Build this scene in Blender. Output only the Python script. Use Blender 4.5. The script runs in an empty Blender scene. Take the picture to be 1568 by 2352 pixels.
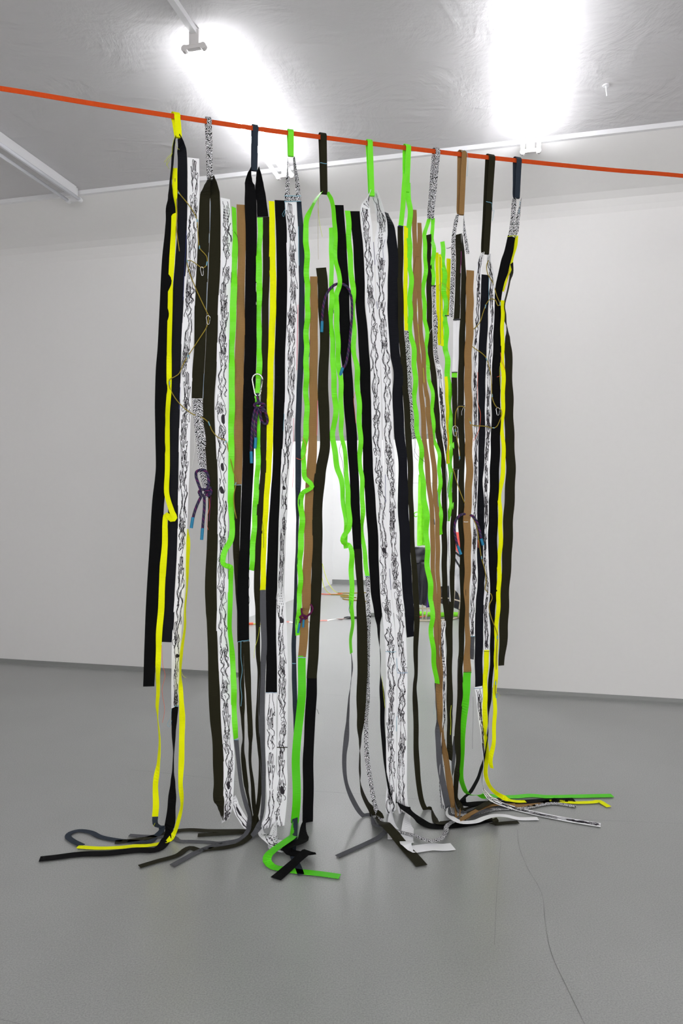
import bpy, math, random
from mathutils import Vector
R = random.Random(7)
V = Vector
scene = bpy.context.scene
col = scene.collection

# ------------------------------------------------------------------ camera, light, exposure
F_PX, CX, HY, CAM_H = 1650.0, 784.0, 1155.0, 1.45      # focal length, axis, horizon row in the 1568x2352 frame; lens height
cd = bpy.data.cameras.new('camera'); cam = bpy.data.objects.new('camera', cd); col.objects.link(cam)
cam.location = (0, 0, CAM_H); cam.rotation_euler = (math.pi / 2, 0, 0)
cd.sensor_fit = 'AUTO'; cd.sensor_width = 36; cd.lens = F_PX / 2352 * 36
cd.shift_y = -(1176 - HY) / 2352; cd.clip_start = .05; cd.clip_end = 60
scene.camera = cam
SKY = 6.2                                                 # daylight; it enters only through the fill window added behind the camera
wd = bpy.data.worlds.new('world'); scene.world = wd; wd.use_nodes = True
wd.node_tree.nodes['Background'].inputs[0].default_value = (1, .995, .985, 1)
wd.node_tree.nodes['Background'].inputs[1].default_value = SKY
vs = scene.view_settings
vs.view_transform = 'Standard'; vs.look = 'None'; vs.gamma = 1; vs.use_curve_mapping = False
vs.exposure = 0.14
TUBE_ON, TUBE_FILL, TUBE_BACK = 27.0, 16.0, 130.0             # emission of the lit tubes: in view, fill rows added behind the camera, rear room
scene.cycles.use_denoising = True
scene.cycles.max_bounces = 10; scene.cycles.diffuse_bounces = 8
scene.cycles.sample_clamp_indirect = 6

# ------------------------------------------------------------------ materials
MATS = {}
def nt_mat(name):
    m = bpy.data.materials.new(name); m.use_nodes = True
    nt = m.node_tree; b = nt.nodes['Principled BSDF']
    return m, nt, b
def N(nt, kind, **kw):
    n = nt.nodes.new(kind)
    for k, v in kw.items():
        if k in n.inputs: n.inputs[k].default_value = v
        else: setattr(n, k, v)
    return n
def math_n(nt, op, a, b=None, c=None):
    n = nt.nodes.new('ShaderNodeMath'); n.operation = op
    for i, x in enumerate((a, b, c)):
        if x is None: continue
        if isinstance(x, (int, float)): n.inputs[i].default_value = x
        else: nt.links.new(x, n.inputs[i])
    return n.outputs[0]
def webbing(name, rgb, rough=.8, rib=.25, var=.12, sheen=.15, spec=.1):
    m, nt, b = nt_mat(name); L = nt.links.new
    uv = N(nt, 'ShaderNodeTexCoord')
    sx = N(nt, 'ShaderNodeSeparateXYZ'); L(uv.outputs['UV'], sx.inputs[0])
    mp = N(nt, 'ShaderNodeMapping'); mp.inputs['Scale'].default_value = (260, 25, 1); L(uv.outputs['UV'], mp.inputs[0])
    no = N(nt, 'ShaderNodeTexNoise', Scale=1.0, Detail=3.0); L(mp.outputs[0], no.inputs['Vector'])
    mr = N(nt, 'ShaderNodeMapRange'); mr.inputs['To Min'].default_value = 1 - var; mr.inputs['To Max'].default_value = 1 + var
    L(no.outputs[0], mr.inputs[0])
    mx = N(nt, 'ShaderNodeVectorMath', operation='SCALE'); mx.inputs[0].default_value = rgb
    L(mr.outputs[0], mx.inputs['Scale']); L(mx.outputs[0], b.inputs['Base Color'])
    w = math_n(nt, 'SINE', math_n(nt, 'MULTIPLY', sx.outputs[1], 6.2832 / .0036))
    bp = N(nt, 'ShaderNodeBump', Strength=rib, Distance=.0006); L(w, bp.inputs['Height']); L(bp.outputs[0], b.inputs['Normal'])
    b.inputs['Roughness'].default_value = rough
    b.inputs['Sheen Weight'].default_value = sheen; b.inputs['Sheen Roughness'].default_value = .5
    b.inputs['Specular IOR Level'].default_value = spec
    MATS[name] = m
    return m
webbing('black', (.0035, .0035, .004), .9, sheen=0, rib=.08)
webbing('navy', (.005, .0055, .009), .65, sheen=.02)
webbing('olive', (.0175, .0162, .0078), .85, sheen=.02, rib=.1)
webbing('tan', (.275, .158, .060), .9, sheen=0)
webbing('green', (.165, .80, .010), .42, var=.05, sheen=0, spec=.4)
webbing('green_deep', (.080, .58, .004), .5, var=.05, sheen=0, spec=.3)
webbing('yellow', (.82, .86, .0008), .7, var=.05, sheen=0)
webbing('slate', (.026, .035, .050), .8, sheen=.02)
webbing('grey', (.088, .090, .100), .8, sheen=.02)
webbing('orange', (.60, .072, .012), .7, rib=.5, sheen=0)
webbing('white', (.88, .88, .91), .9, rib=.05, var=.02, sheen=0)
webbing('maroon', (.10, .012, .06), .8, sheen=0)
def plain(name, rgb, rough=.6, metal=0, emit=0, bump=0, bscale=200, var=0):
    m, nt, b = nt_mat(name); L = nt.links.new
    b.inputs['Base Color'].default_value = (*rgb, 1); b.inputs['Roughness'].default_value = rough
    b.inputs['Metallic'].default_value = metal
    if emit:
        b.inputs['Emission Color'].default_value = (.97, .97, 1, 1); b.inputs['Emission Strength'].default_value = emit
    co = N(nt, 'ShaderNodeTexCoord'); no = N(nt, 'ShaderNodeTexNoise', Scale=bscale, Detail=4.0); L(co.outputs['Object'], no.inputs['Vector'])
    if bump:
        bp = N(nt, 'ShaderNodeBump', Strength=bump, Distance=.004); L(no.outputs[0], bp.inputs['Height']); L(bp.outputs[0], b.inputs['Normal'])
    if var:
        mr = N(nt, 'ShaderNodeMapRange'); mr.inputs['To Min'].default_value = 1 - var; mr.inputs['To Max'].default_value = 1 + var
        L(no.outputs[0], mr.inputs[0])
        mx = N(nt, 'ShaderNodeVectorMath', operation='SCALE'); mx.inputs[0].default_value = rgb
        L(mr.outputs[0], mx.inputs['Scale']); L(mx.outputs[0], b.inputs['Base Color'])
    MATS[name] = m
    return m
plain('steel', (.75, .75, .76), .25, 1)
plain('ink', (.012, .008, .014), .7)
plain('white_metal', (.82, .82, .84), .35)
plain('lamp_grey', (.62, .60, .60), .5)
plain('tube_off', (.85, .86, .92), .2)
plain('tube_on', (1, 1, 1), .3, emit=TUBE_ON)
plain('tube_fill', (1, 1, 1), .3, emit=TUBE_FILL)
plain('tube_back', (1, 1, 1), .3, emit=TUBE_BACK)
plain('blue_tape', (.004, .19, .36), .6, var=.15, bscale=400)
plain('cord_yellow', (.30, .215, .008), .6, var=.2, bscale=900)
plain('thread_blue', (.16, .38, .50), .7, var=.1)
plain('thread_pale', (.35, .45, .58), .7, var=.1)
plain('thread_red', (.80, .12, .05), .6, var=.1)
plain('thread_pink', (.85, .16, .24), .6, var=.1)
plain('thread_lime', (.62, .70, .02), .6, var=.1)
plain('thread_dark', (.02, .02, .025), .6, var=.1)
plain('thread_navy', (.012, .02, .14), .6, var=.1)
plain('thread_white', (.75, .75, .75), .6, var=.1)
plain('thread_magenta', (.22, .005, .15), .6, var=.1)
plain('rattan', (.62, .55, .42), .6, var=.1, bscale=60)
plain('lime_cloth', (.21, .74, .010), .6, bump=1.0, bscale=22, var=.3)
plain('dark_cloth', (.012, .013, .019), .55, bump=.6, bscale=12, var=.2)
plain('purple_cloth', (.10, .05, .30), .6, var=.2, bscale=60)
plain('red_cloth', (.75, .10, .08), .6, var=.1, bscale=60)
plain('white_cloth', (.80, .80, .82), .7, var=.04, bscale=40)
plain('wall_white', (.80, .79, .785), .75, bump=.06, bscale=30, var=.015)
plain('rear_white', (.84, .84, .835), .75, bump=.03, bscale=30)
plain('crack_grey', (.17, .17, .17), .8)
plain('skirting_grey', (.23, .235, .23), .5, bump=.05)

def zebra_mat():
    m, nt, b = nt_mat('zebra'); L = nt.links.new
    uv = N(nt, 'ShaderNodeTexCoord'); sx = N(nt, 'ShaderNodeSeparateXYZ'); L(uv.outputs['UV'], sx.inputs[0])
    au = math_n(nt, 'ABSOLUTE', sx.outputs[0])
    no = N(nt, 'ShaderNodeTexNoise', Scale=85.0, Detail=2.0); L(uv.outputs['UV'], no.inputs['Vector'])
    ph = math_n(nt, 'ADD', math_n(nt, 'MULTIPLY', math_n(nt, 'SUBTRACT', sx.outputs[1], math_n(nt, 'MULTIPLY', au, .9)), 6.2832 / .0085),
                math_n(nt, 'MULTIPLY', no.outputs[0], 20.0))
    s = math_n(nt, 'SINE', ph)
    rp = N(nt, 'ShaderNodeValToRGB'); rp.color_ramp.elements[0].position = .46; rp.color_ramp.elements[1].position = .56
    rp.color_ramp.elements[0].color = (.008, .008, .009, 1); rp.color_ramp.elements[1].color = (.72, .72, .75, 1)
    L(math_n(nt, 'MULTIPLY_ADD', s, .5, .5), rp.inputs[0]); L(rp.outputs[0], b.inputs['Base Color'])
    b.inputs['Roughness'].default_value = .85; b.inputs['Specular IOR Level'].default_value = .2
    MATS['zebra'] = m
zebra_mat()
def rope_mat():
    m, nt, b = nt_mat('rope_purple'); L = nt.links.new
    uv = N(nt, 'ShaderNodeTexCoord'); sx = N(nt, 'ShaderNodeSeparateXYZ'); L(uv.outputs['UV'], sx.inputs[0])
    ph = math_n(nt, 'ADD', math_n(nt, 'MULTIPLY', sx.outputs[1], 1 / .040), sx.outputs[0])
    fr = math_n(nt, 'FRACT', ph)
    rp = N(nt, 'ShaderNodeValToRGB'); cr = rp.color_ramp; cr.interpolation = 'CONSTANT'
    cr.elements[0].position = 0; cr.elements[0].color = (.014, .006, .05, 1)
    cr.elements[1].position = .36; cr.elements[1].color = (.20, .008, .10, 1)
    for p, c in ((.47, (.020, .007, .06, 1)), (.86, (.11, .10, .075, 1)), (.94, (.014, .006, .05, 1))):
        e = cr.elements.new(p); e.color = c
    L(fr, rp.inputs[0]); L(rp.outputs[0], b.inputs['Base Color']); b.inputs['Roughness'].default_value = .8
    MATS['rope_purple'] = m
rope_mat()
def stripe_mat(name, c1, c2, pitch, axis, width=.5):
    m, nt, b = nt_mat(name); L = nt.links.new
    uv = N(nt, 'ShaderNodeTexCoord'); sx = N(nt, 'ShaderNodeSeparateXYZ'); L(uv.outputs['UV'], sx.inputs[0])
    fr = math_n(nt, 'FRACT', math_n(nt, 'MULTIPLY', math_n(nt, 'ADD', sx.outputs[1], math_n(nt, 'MULTIPLY', sx.outputs[0], axis)), 1 / pitch))
    rp = N(nt, 'ShaderNodeValToRGB'); cr = rp.color_ramp; cr.interpolation = 'CONSTANT'
    cr.elements[0].color = (*c1, 1); cr.elements[1].position = width; cr.elements[1].color = (*c2, 1)
    L(fr, rp.inputs[0]); L(rp.outputs[0], b.inputs['Base Color']); b.inputs['Roughness'].default_value = .5
    MATS[name] = m
stripe_mat('barrier_red_white', (.62, .22, .18), (.82, .80, .78), .24, .35)
stripe_mat('grey_striped', (.75, .75, .77), (.42, .42, .44), .05, 1.2, .7)
def ceiling_mat():
    m, nt, b = nt_mat('ceiling_plaster'); L = nt.links.new
    co = N(nt, 'ShaderNodeTexCoord')
    b.inputs['Base Color'].default_value = (.62, .61, .62, 1); b.inputs['Roughness'].default_value = .7
    n1 = N(nt, 'ShaderNodeTexNoise', Scale=2.2, Detail=6.0, Roughness=.62, Distortion=.8); L(co.outputs['Object'], n1.inputs['Vector'])
    mp = N(nt, 'ShaderNodeMapping'); mp.inputs['Scale'].default_value = (.55, 1.5, 1); mp.inputs['Rotation'].default_value = (0, 0, .5); L(co.outputs['Object'], mp.inputs[0])
    n4 = N(nt, 'ShaderNodeTexNoise', Scale=6.5, Detail=9.0, Roughness=.58, Distortion=.6, noise_type='RIDGED_MULTIFRACTAL'); n4.normalize = True; L(mp.outputs[0], n4.inputs['Vector'])
    n3 = N(nt, 'ShaderNodeTexNoise', Scale=28.0, Detail=3.0); L(co.outputs['Object'], n3.inputs['Vector'])
    h = math_n(nt, 'ADD', math_n(nt, 'MULTIPLY', n1.outputs[0], .9), math_n(nt, 'MULTIPLY', n4.outputs[0], .42))
    h = math_n(nt, 'ADD', h, math_n(nt, 'MULTIPLY', n3.outputs[0], .06))
    bp = N(nt, 'ShaderNodeBump', Strength=.6, Distance=.035); L(h, bp.inputs['Height']); L(bp.outputs[0], b.inputs['Normal'])
    MATS['ceiling_plaster'] = m
ceiling_mat()
def floor_mat():
    m, nt, b = nt_mat('floor_coating'); L = nt.links.new
    co = N(nt, 'ShaderNodeTexCoord')
    n1 = N(nt, 'ShaderNodeTexNoise', Scale=190.0, Detail=3.0, Roughness=.75); L(co.outputs['Object'], n1.inputs['Vector'])
    n2 = N(nt, 'ShaderNodeTexNoise', Scale=1.4, Detail=5.0, Roughness=.6); L(co.outputs['Object'], n2.inputs['Vector'])
    n3 = N(nt, 'ShaderNodeTexVoronoi', Scale=2.6, feature='F1'); L(co.outputs['Object'], n3.inputs['Vector'])
    a = N(nt, 'ShaderNodeMapRange'); a.inputs['From Min'].default_value = .3; a.inputs['From Max'].default_value = .7
    a.inputs['To Min'].default_value = .74; a.inputs['To Max'].default_value = 1.26; L(n1.outputs[0], a.inputs[0])
    c = N(nt, 'ShaderNodeMapRange'); c.inputs['From Min'].default_value = .3; c.inputs['From Max'].default_value = .7
    c.inputs['To Min'].default_value = .93; c.inputs['To Max'].default_value = 1.07; L(n2.outputs[0], c.inputs[0])
    spk = math_n(nt, 'SUBTRACT', 1.0, math_n(nt, 'MULTIPLY', math_n(nt, 'LESS_THAN', n3.outputs['Distance'], .012), .5))
    sc = math_n(nt, 'MULTIPLY', math_n(nt, 'MULTIPLY', a.outputs[0], c.outputs[0]), spk)
    mx = N(nt, 'ShaderNodeVectorMath', operation='SCALE'); mx.inputs[0].default_value = (.315, .322, .314)
    L(sc, mx.inputs['Scale']); L(mx.outputs[0], b.inputs['Base Color'])
    r = N(nt, 'ShaderNodeMapRange'); r.inputs['To Min'].default_value = .24; r.inputs['To Max'].default_value = .36; b.inputs['Specular IOR Level'].default_value = .8; L(n2.outputs[0], r.inputs[0])
    L(r.outputs[0], b.inputs['Roughness'])
    bp = N(nt, 'ShaderNodeBump', Strength=.12, Distance=.002); L(n1.outputs[0], bp.inputs['Height']); L(bp.outputs[0], b.inputs['Normal'])
    MATS['floor_coating'] = m
floor_mat()

# ------------------------------------------------------------------ helpers
def tag(o, label=None, cat=None, group=None, kind=None):
    for k, v in (('label', label), ('category', cat), ('group', group), ('kind', kind)):
        if v: o[k] = v
    return o
def root(name, loc, label, cat, group=None):
    o = bpy.data.objects.new(name, None); col.objects.link(o); o.location = loc; o.empty_display_size = .1
    return tag(o, label, cat, group)
class MB:
    def __init__(s): s.v, s.f, s.uv = [], [], []
    def add(s, vs_, fs, uvs=None):
        b = len(s.v); s.v += [V(p) for p in vs_]
        for k, f in enumerate(fs):
            s.f.append([b + i for i in f]); s.uv.append(uvs[k] if uvs else [(0, 0)] * len(f))
        return s
    def prism(s, poly, z0, z1):                             # vertical prism over a counter-clockwise footprint
        n = len(poly)
        vs_ = [V((p[0], p[1], z0)) for p in poly] + [V((p[0], p[1], z1)) for p in poly]
        fs = [list(range(n))[::-1], list(range(n, 2 * n))] + [[i, (i + 1) % n, n + (i + 1) % n, n + i] for i in range(n)]
        return s.add(vs_, fs)
    def box(s, c, ax, ay, az, hx, hy, hz):                  # oriented box, axes and half sizes
        c = V(c); P = []
        for k in (-1, 1):
            for i, j in ((-1, -1), (1, -1), (1, 1), (-1, 1)): P.append(c + ax * (hx * i) + ay * (hy * j) + az * (hz * k))
        return s.add(P, [[3, 2, 1, 0], [4, 5, 6, 7], [0, 1, 5, 4], [1, 2, 6, 5], [2, 3, 7, 6], [3, 0, 4, 7]])
    def tube(s, pts, r, n=8, caps=True, closed=False):
        pts = [V(p) for p in pts]; m = len(pts); rings = []; d = 0; t0 = None; a = None; ds = []
        for i, p in enumerate(pts):
            if closed: t = (pts[(i + 1) % m] - pts[i - 1]).normalized()
            else: t = (pts[min(i + 1, m - 1)] - pts[max(i - 1, 0)]).normalized()
            if a is None: a = t.orthogonal().normalized()
            a = (a - t * a.dot(t)).normalized(); bb = t.cross(a)
            if i: d += (p - pts[i - 1]).length
            ds.append(d); rr = r[i] if isinstance(r, (list, tuple)) else r
            rings.append([p + (a * math.cos(2 * math.pi * k / n) + bb * math.sin(2 * math.pi * k / n)) * rr for k in range(n)])
        vs_ = [q for g in rings for q in g]; fs, uvs = [], []
        for i in range(m if closed else m - 1):
            j = (i + 1) % m
            for k in range(n):
                k2 = (k + 1) % n
                fs.append([i * n + k, i * n + k2, j * n + k2, j * n + k])
                e = ds[j] if j else ds[-1] + .01
                uvs.append([(k / n, ds[i]), ((k + 1) / n, ds[i]), ((k + 1) / n, e), (k / n, e)])
        if caps and not closed:
            fs += [list(range(n))[::-1], [(m - 1) * n + k for k in range(n)]]; uvs += [[(0, 0)] * n, [(0, d)] * n]
        return s.add(vs_, fs, uvs)
    def build(s, name, mat, parent=None, smooth=False):
        off = parent_loc(parent)
        me = bpy.data.meshes.new(name); me.from_pydata([p - off for p in s.v], [], s.f)
        uvl = me.uv_layers.new(name='UVMap'); flat = [c for f in s.uv for q in f for c in q]
        uvl.data.foreach_set('uv', flat)
        me.materials.append(MATS[mat]); me.update()
        if smooth: me.polygons.foreach_set('use_smooth', [True] * len(me.polygons))
        o = bpy.data.objects.new(name, me); col.objects.link(o)
        if parent: o.parent = parent
        return o
def parent_loc(p):
    v = V((0, 0, 0))
    while p is not None: v += p.location; p = p.parent
    return v
def catmull(P, step):
    """Centripetal Catmull-Rom; returns points and their fractional control index."""
    P = [V(p) for p in P]
    if len(P) == 2: P = [P[0], (P[0] + P[1]) / 2, P[1]]; idx_scale = .5
    else: idx_scale = 1
    Q = [P[0] * 2 - P[1]] + P + [P[-1] * 2 - P[-2]]; out, ix = [], []
    for i in range(1, len(Q) - 2):
        p0, p1, p2, p3 = Q[i - 1:i + 3]
        t0 = 0; t1 = t0 + max((p1 - p0).length, 1e-4) ** .5; t2 = t1 + max((p2 - p1).length, 1e-4) ** .5; t3 = t2 + max((p3 - p2).length, 1e-4) ** .5
        n = max(2, int((p2 - p1).length / step + .5))
        for k in range(n):
            t = t1 + (t2 - t1) * k / n
            a1 = p0 * ((t1 - t) / (t1 - t0)) + p1 * ((t - t0) / (t1 - t0)); a2 = p1 * ((t2 - t) / (t2 - t1)) + p2 * ((t - t1) / (t2 - t1))
            a3 = p2 * ((t3 - t) / (t3 - t2)) + p3 * ((t - t2) / (t3 - t2))
            b1 = a1 * ((t2 - t) / (t2 - t0)) + a2 * ((t - t0) / (t2 - t0)); b2 = a2 * ((t3 - t) / (t3 - t1)) + a3 * ((t - t1) / (t3 - t1))
            out.append(b1 * ((t2 - t) / (t2 - t1)) + b2 * ((t - t1) / (t2 - t1))); ix.append((i - 1 + k / n) * idx_scale)
    out.append(P[-1]); ix.append((len(P) - 1) * idx_scale)
    return out, ix
# the hanging work's own vertical plane, under the orange line
def plane_y(x): return 3.287 / (1 - .248 * (x - CX) / F_PX)
def at(x, y, Y): return V(((x - CX) / F_PX * Y, Y, CAM_H + (HY - y) / F_PX * Y))
def hang(x, y, dz=0): return at(x, y, plane_y(x) + dz)
def on_floor(x, y, z=.004):
    Y = F_PX * (CAM_H - z) / (y - HY)
    return V(((x - CX) / F_PX * Y, Y, z))
LDIR = V((1, .248, 0)).normalized()                         # direction of the orange line
TOCAM = V((.24, -.97, 0))

# ------------------------------------------------------------------ room shell (a along the rear wall, b towards the camera)
P0 = V((0, 5.78, 0)); U = V((.9717, -.2361, 0)); NB = V((-.2361, -.9717, 0)); Z = V((0, 0, 1))
def W(a, b, z=0): return P0 + U * a + NB * b + Z * z
def ab(p): d = V(p) - P0; return d.dot(U), d.dot(NB)
def wall_a(x, b=0):                                         # where the ray of a frame column meets the plane b
    k = (x - CX) / F_PX; r = V((k, 1, 0)); t = (b - (-P0).dot(NB)) / r.dot(NB)
    return ab(r * t)[0]
HC, HW, COVE = 3.95, 3.71, .5
AL, AR, BF = -4.2, 5.3, 8.7
def foot(*q): return [tuple(W(a, b)[:2]) for a, b in q]
floor = MB().prism(foot((-6, -8), (7, -8), (7, 9), (-6, 9)), -.1, 0).build('floor', 'floor_coating'); tag(floor, kind='structure')
oL, oR, oL2, oR2 = wall_a(549), wall_a(1130), wall_a(561, -.45), wall_a(1128, -.45)
LINT = 1.99
m = MB()
m.prism(foot((AL - .2, -.45), (oL2, -.45), (oL, 0), (AL - .2, 0)), 0, HC + .1)
m.prism(foot((oR2, -.45), (AR + .2, -.45), (AR + .2, 0), (oR, 0)), 0, HC + .1)
m.prism(foot((oL2, -.45), (oR2, -.45), (oR, 0), (oL, 0)), LINT, HC + .1)
tag(m.build('wall_rear', 'wall_white'), kind='structure')
prof = [(0, HW - .12), (.012, HW - .08), (.035, HW - .03), (.08, HW + .01), (.15, HW + .045), (.3, HW + .11), (COVE, HC - .03), (COVE + .03, HC + .05), (-.02, HC + .05), (-.02, HW - .12)]
m = MB(); n = len(prof)
m.add([W(AL, b, z) for b, z in prof] + [W(AR, b, z) for b, z in prof], [[i, (i + 1) % n, n + (i + 1) % n, n + i] for i in range(n)])
tag(m.build('wall_rear_cove', 'wall_white', smooth=False), kind='structure')
tag(MB().prism(foot((AL - .2, 0), (AR + .2, 0), (AR + .2, BF + .2), (AL - .2, BF + .2)), HC, HC + .2).build('ceiling', 'ceiling_plaster'), kind='structure')
tag(MB().prism(foot((AL - .2, 0), (AL, 0), (AL, BF), (AL - .2, BF)), 0, HC + .1).build('wall_left', 'wall_white'), kind='structure')
tag(MB().prism(foot((AR, 0), (AR + .2, 0), (AR + .2, BF), (AR, BF)), 0, HC + .1).build('wall_right', 'wall_white'), kind='structure')
WA, WB, WZ0, WZ1 = 0.0, 4.6, .75, 3.0                       # unseen window added behind the camera to light the strap fronts and walls
m = MB()
for a0, a1, z0, z1 in ((AL - .2, WA, 0, HC + .1), (WB, AR + .2, 0, HC + .1), (WA, WB, 0, WZ0), (WA, WB, WZ1, HC + .1)):
    m.prism(foot((a0, BF), (a1, BF), (a1, BF + .2), (a0, BF + .2)), z0, z1)
tag(m.build('wall_front', 'wall_white'), kind='structure')
m = MB()
for k in range(4):
    a0 = WA + (WB - WA) * k / 3; m.box(W(min(max(a0, WA + .035), WB - .035), BF + .1, (WZ0 + WZ1) / 2), U, NB, Z, .035, .03, (WZ1 - WZ0) / 2)
for z0 in (WZ0 + .035, WZ1 - .035): m.box(W((WA + WB) / 2, BF + .1, z0), U, NB, Z, (WB - WA) / 2, .03, .035)
tag(m.build('added_window', 'white_metal'), kind='structure')
pl = bpy.data.lights.new('added_window_portal', 'AREA'); pl.shape = 'RECTANGLE'; pl.size = WB - WA; pl.size_y = WZ1 - WZ0; pl.cycles.is_portal = True
po = bpy.data.objects.new('added_window_portal', pl); col.objects.link(po); po.location = W((WA + WB) / 2, BF + .14, (WZ0 + WZ1) / 2)
po.rotation_euler = (-NB).to_track_quat('-Z', 'Y').to_euler()
def skirt(name, a0, a1):
    m = MB(); pr = [(0, 0), (.028, 0), (.012, .012), (.006, .034), (0, .036)]; n = len(pr)
    m.add([W(a0, b, z) for b, z in pr] + [W(a1, b, z) for b, z in pr], [[i, n + i, n + (i + 1) % n, (i + 1) % n] for i in range(n)] + [list(range(n)), list(range(n, 2 * n))[::-1]])
    tag(m.build(name, 'skirting_grey'), kind='structure')
skirt('baseboard_left', AL, oL); skirt('baseboard_right', oR, AR)
m = MB().box(W(0, COVE + .012, HC - .016), U, NB, Z, AR, .014, .016)
tag(m.build('trim_1', 'white_metal'), kind='structure')
# rear room
BL, BB = -1.83, -6.85
tag(MB().prism(foot((BL - .2, BB), (BL, BB), (BL - .16, -.45), (BL - .36, -.45)), 0, 3.4).build('wall_annex_left', 'rear_white'), kind='structure')
tag(MB().prism(foot((BL - .4, BB - .2), (4.6, BB - .2), (4.6, BB), (BL - .4, BB)), 0, 3.4).build('wall_annex_far', 'rear_white'), kind='structure')
tag(MB().prism(foot((4.4, BB), (4.6, BB), (4.6, -.45), (4.4, -.45)), 0, 3.4).build('wall_annex_right', 'rear_white'), kind='structure')
tag(MB().prism(foot((BL - .4, BB - .2), (4.6, BB - .2), (4.6, -.45), (BL - .4, -.45)), 3.4, 3.6).build('ceiling_annex', 'rear_white'), kind='structure')
m = MB().box(W(BL + 2.3, BB + .012, .04), U, NB, Z, 2.3, .012, .04)
tag(m.build('baseboard_annex', 'skirting_grey'), kind='structure')
# floor cracks and coating joints (thin filled lines in the coating)
def crack(pts, w):
    P, _ = catmull([on_floor(x, y, .0012) for x, y in pts], .05); m = MB(); vs_, fs = [], []
    for i, p in enumerate(P):
        t = (P[min(i + 1, len(P) - 1)] - P[max(i - 1, 0)]).normalized(); s = t.cross(Z) * (w * .6 * R.uniform(.5, 1.3)); vs_ += [p + s, p - s]
    fs = [[2 * i, 2 * i + 1, 2 * i + 3, 2 * i + 2] for i in range(len(P) - 1)]
    o = m.add(vs_, fs).build('crack', 'crack_grey', floor)
crack([(1188, 1905), (1192, 1945), (1212, 1995), (1243, 2050), (1252, 2120), (1266, 2190), (1305, 2275), (1342, 2352), (1360, 2400)], .0011)
crack([(1150, 1930), (1140, 2060), (1135, 2170)], .0007)
crack([(300, 1768), (420, 1780), (560, 1797), (700, 1815), (860, 1826), (1010, 1840)], .001)
crack([(640, 1583), (780, 1597), (900, 1605), (1060, 1622), (1120, 1625)], .001)
crack([(1200, 1878), (1320, 1882), (1460, 1887), (1600, 1893)], .0007)
crack([(0, 2341), (40, 2350), (60, 2356)], .001)
# ------------------------------------------------------------------ lamps
def lamp(a, b0, b1, lit, label, hc=HC, mat='tube_on', conduit=0):
    hc -= .002
    r = root('fluorescent_lamp', W(a, (b0 + b1) / 2, hc), label, 'ceiling lamp', 'twin tube lamps under the ceiling')
    L_ = (b1 - b0) / 2; bm_ = (b0 + b1) / 2
    MB().box(W(a, bm_, hc - .036), U, NB, Z, .024, L_, .036).build('housing', 'white_metal', r)
    for s in (-1, 1):
        q = [W(a + s * .052, b0 + .012, hc - .105), W(a + s * .052, b1 - .012, hc - .105)]
        MB().tube(q, .013, 12).build('tube', mat if lit else 'tube_off', r, True)
    for e, sg in ((b0, 1), (b1, -1)):
        h = MB(); h.box(W(a, e + sg * -.006, hc - .082), U, NB, Z, .02, .014, .012)
        h.box(W(a, e - sg * .006, hc - .101), U, NB, Z, .05, .013, .011)
        for s in (-1, 1):
            h.tube([W(a + s * .052, e - sg * .02, hc - .105), W(a + s * .052, e + sg * .006, hc - .105)], .0175, 12)
        h.box(W(a, e - sg * .006, hc - .05), U, NB, Z, .027, .008, .038)
        h.build('lamp_holder', 'lamp_grey' if lit else 'white_metal', r)
    if conduit:
        MB().box(W(a, b1 + conduit / 2, hc - .017), U, NB, Z, .016, conduit / 2, .017).build('cable_trunking', 'white_metal', r)
    return r
lamp(-2.03, .60, 2.12, False, 'unlit twin tube lamp at the upper left of the picture')
lamp(-.28, .60, 2.12, True, 'lit twin tube lamp above the left straps with trunking behind it', conduit=2.45)
lamp(1.46, .56, 2.12, True, 'brightest lit twin tube lamp at the upper right of the picture', conduit=2.45)
lamp(3.2, .56, 2.12, False, 'unlit twin tube lamp beyond the right edge of the picture')
for a, t, on in ((-2.03, 'left', False), (-.28, 'second', True), (1.46, 'third', True), (3.2, 'right', True)):  # two unseen lamp rows, added as front fill for the room
    lamp(a, 4.6, 6.12, on, t + ' lamp of the added middle row, behind the camera', mat='tube_fill')
    lamp(a, 6.9, 8.42, on, t + ' lamp of the added last row, behind the camera', mat='tube_fill')
for a, b, t in ((-.6, -2.2, 'front left'), (-.6, -5.0, 'far left'), (2.2, -2.2, 'front right'), (2.2, -4.6, 'far right')):
    lamp(a, b - .75, b + .75, True, t + ' lamp on the ceiling of the rear room', hc=3.4, mat='tube_back')
r = root('ceiling_hook', at(1392, 192, 4.30), 'small white peg hanging from the plaster ceiling at upper right', 'hook')
p = at(1391, 192, 4.3); p.z = HC
MB().tube([p + V((0, 0, .01)), p + V((.002, 0, -.03)), p + V((.006, 0, -.065))], [.006, .0045, .004], 8).build('peg', 'white_metal', r, True)
MB().tube([p + V((0, 0, .004)), p + V((0, 0, -.006))], .02, 12).build('base', 'white_metal', r)

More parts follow.
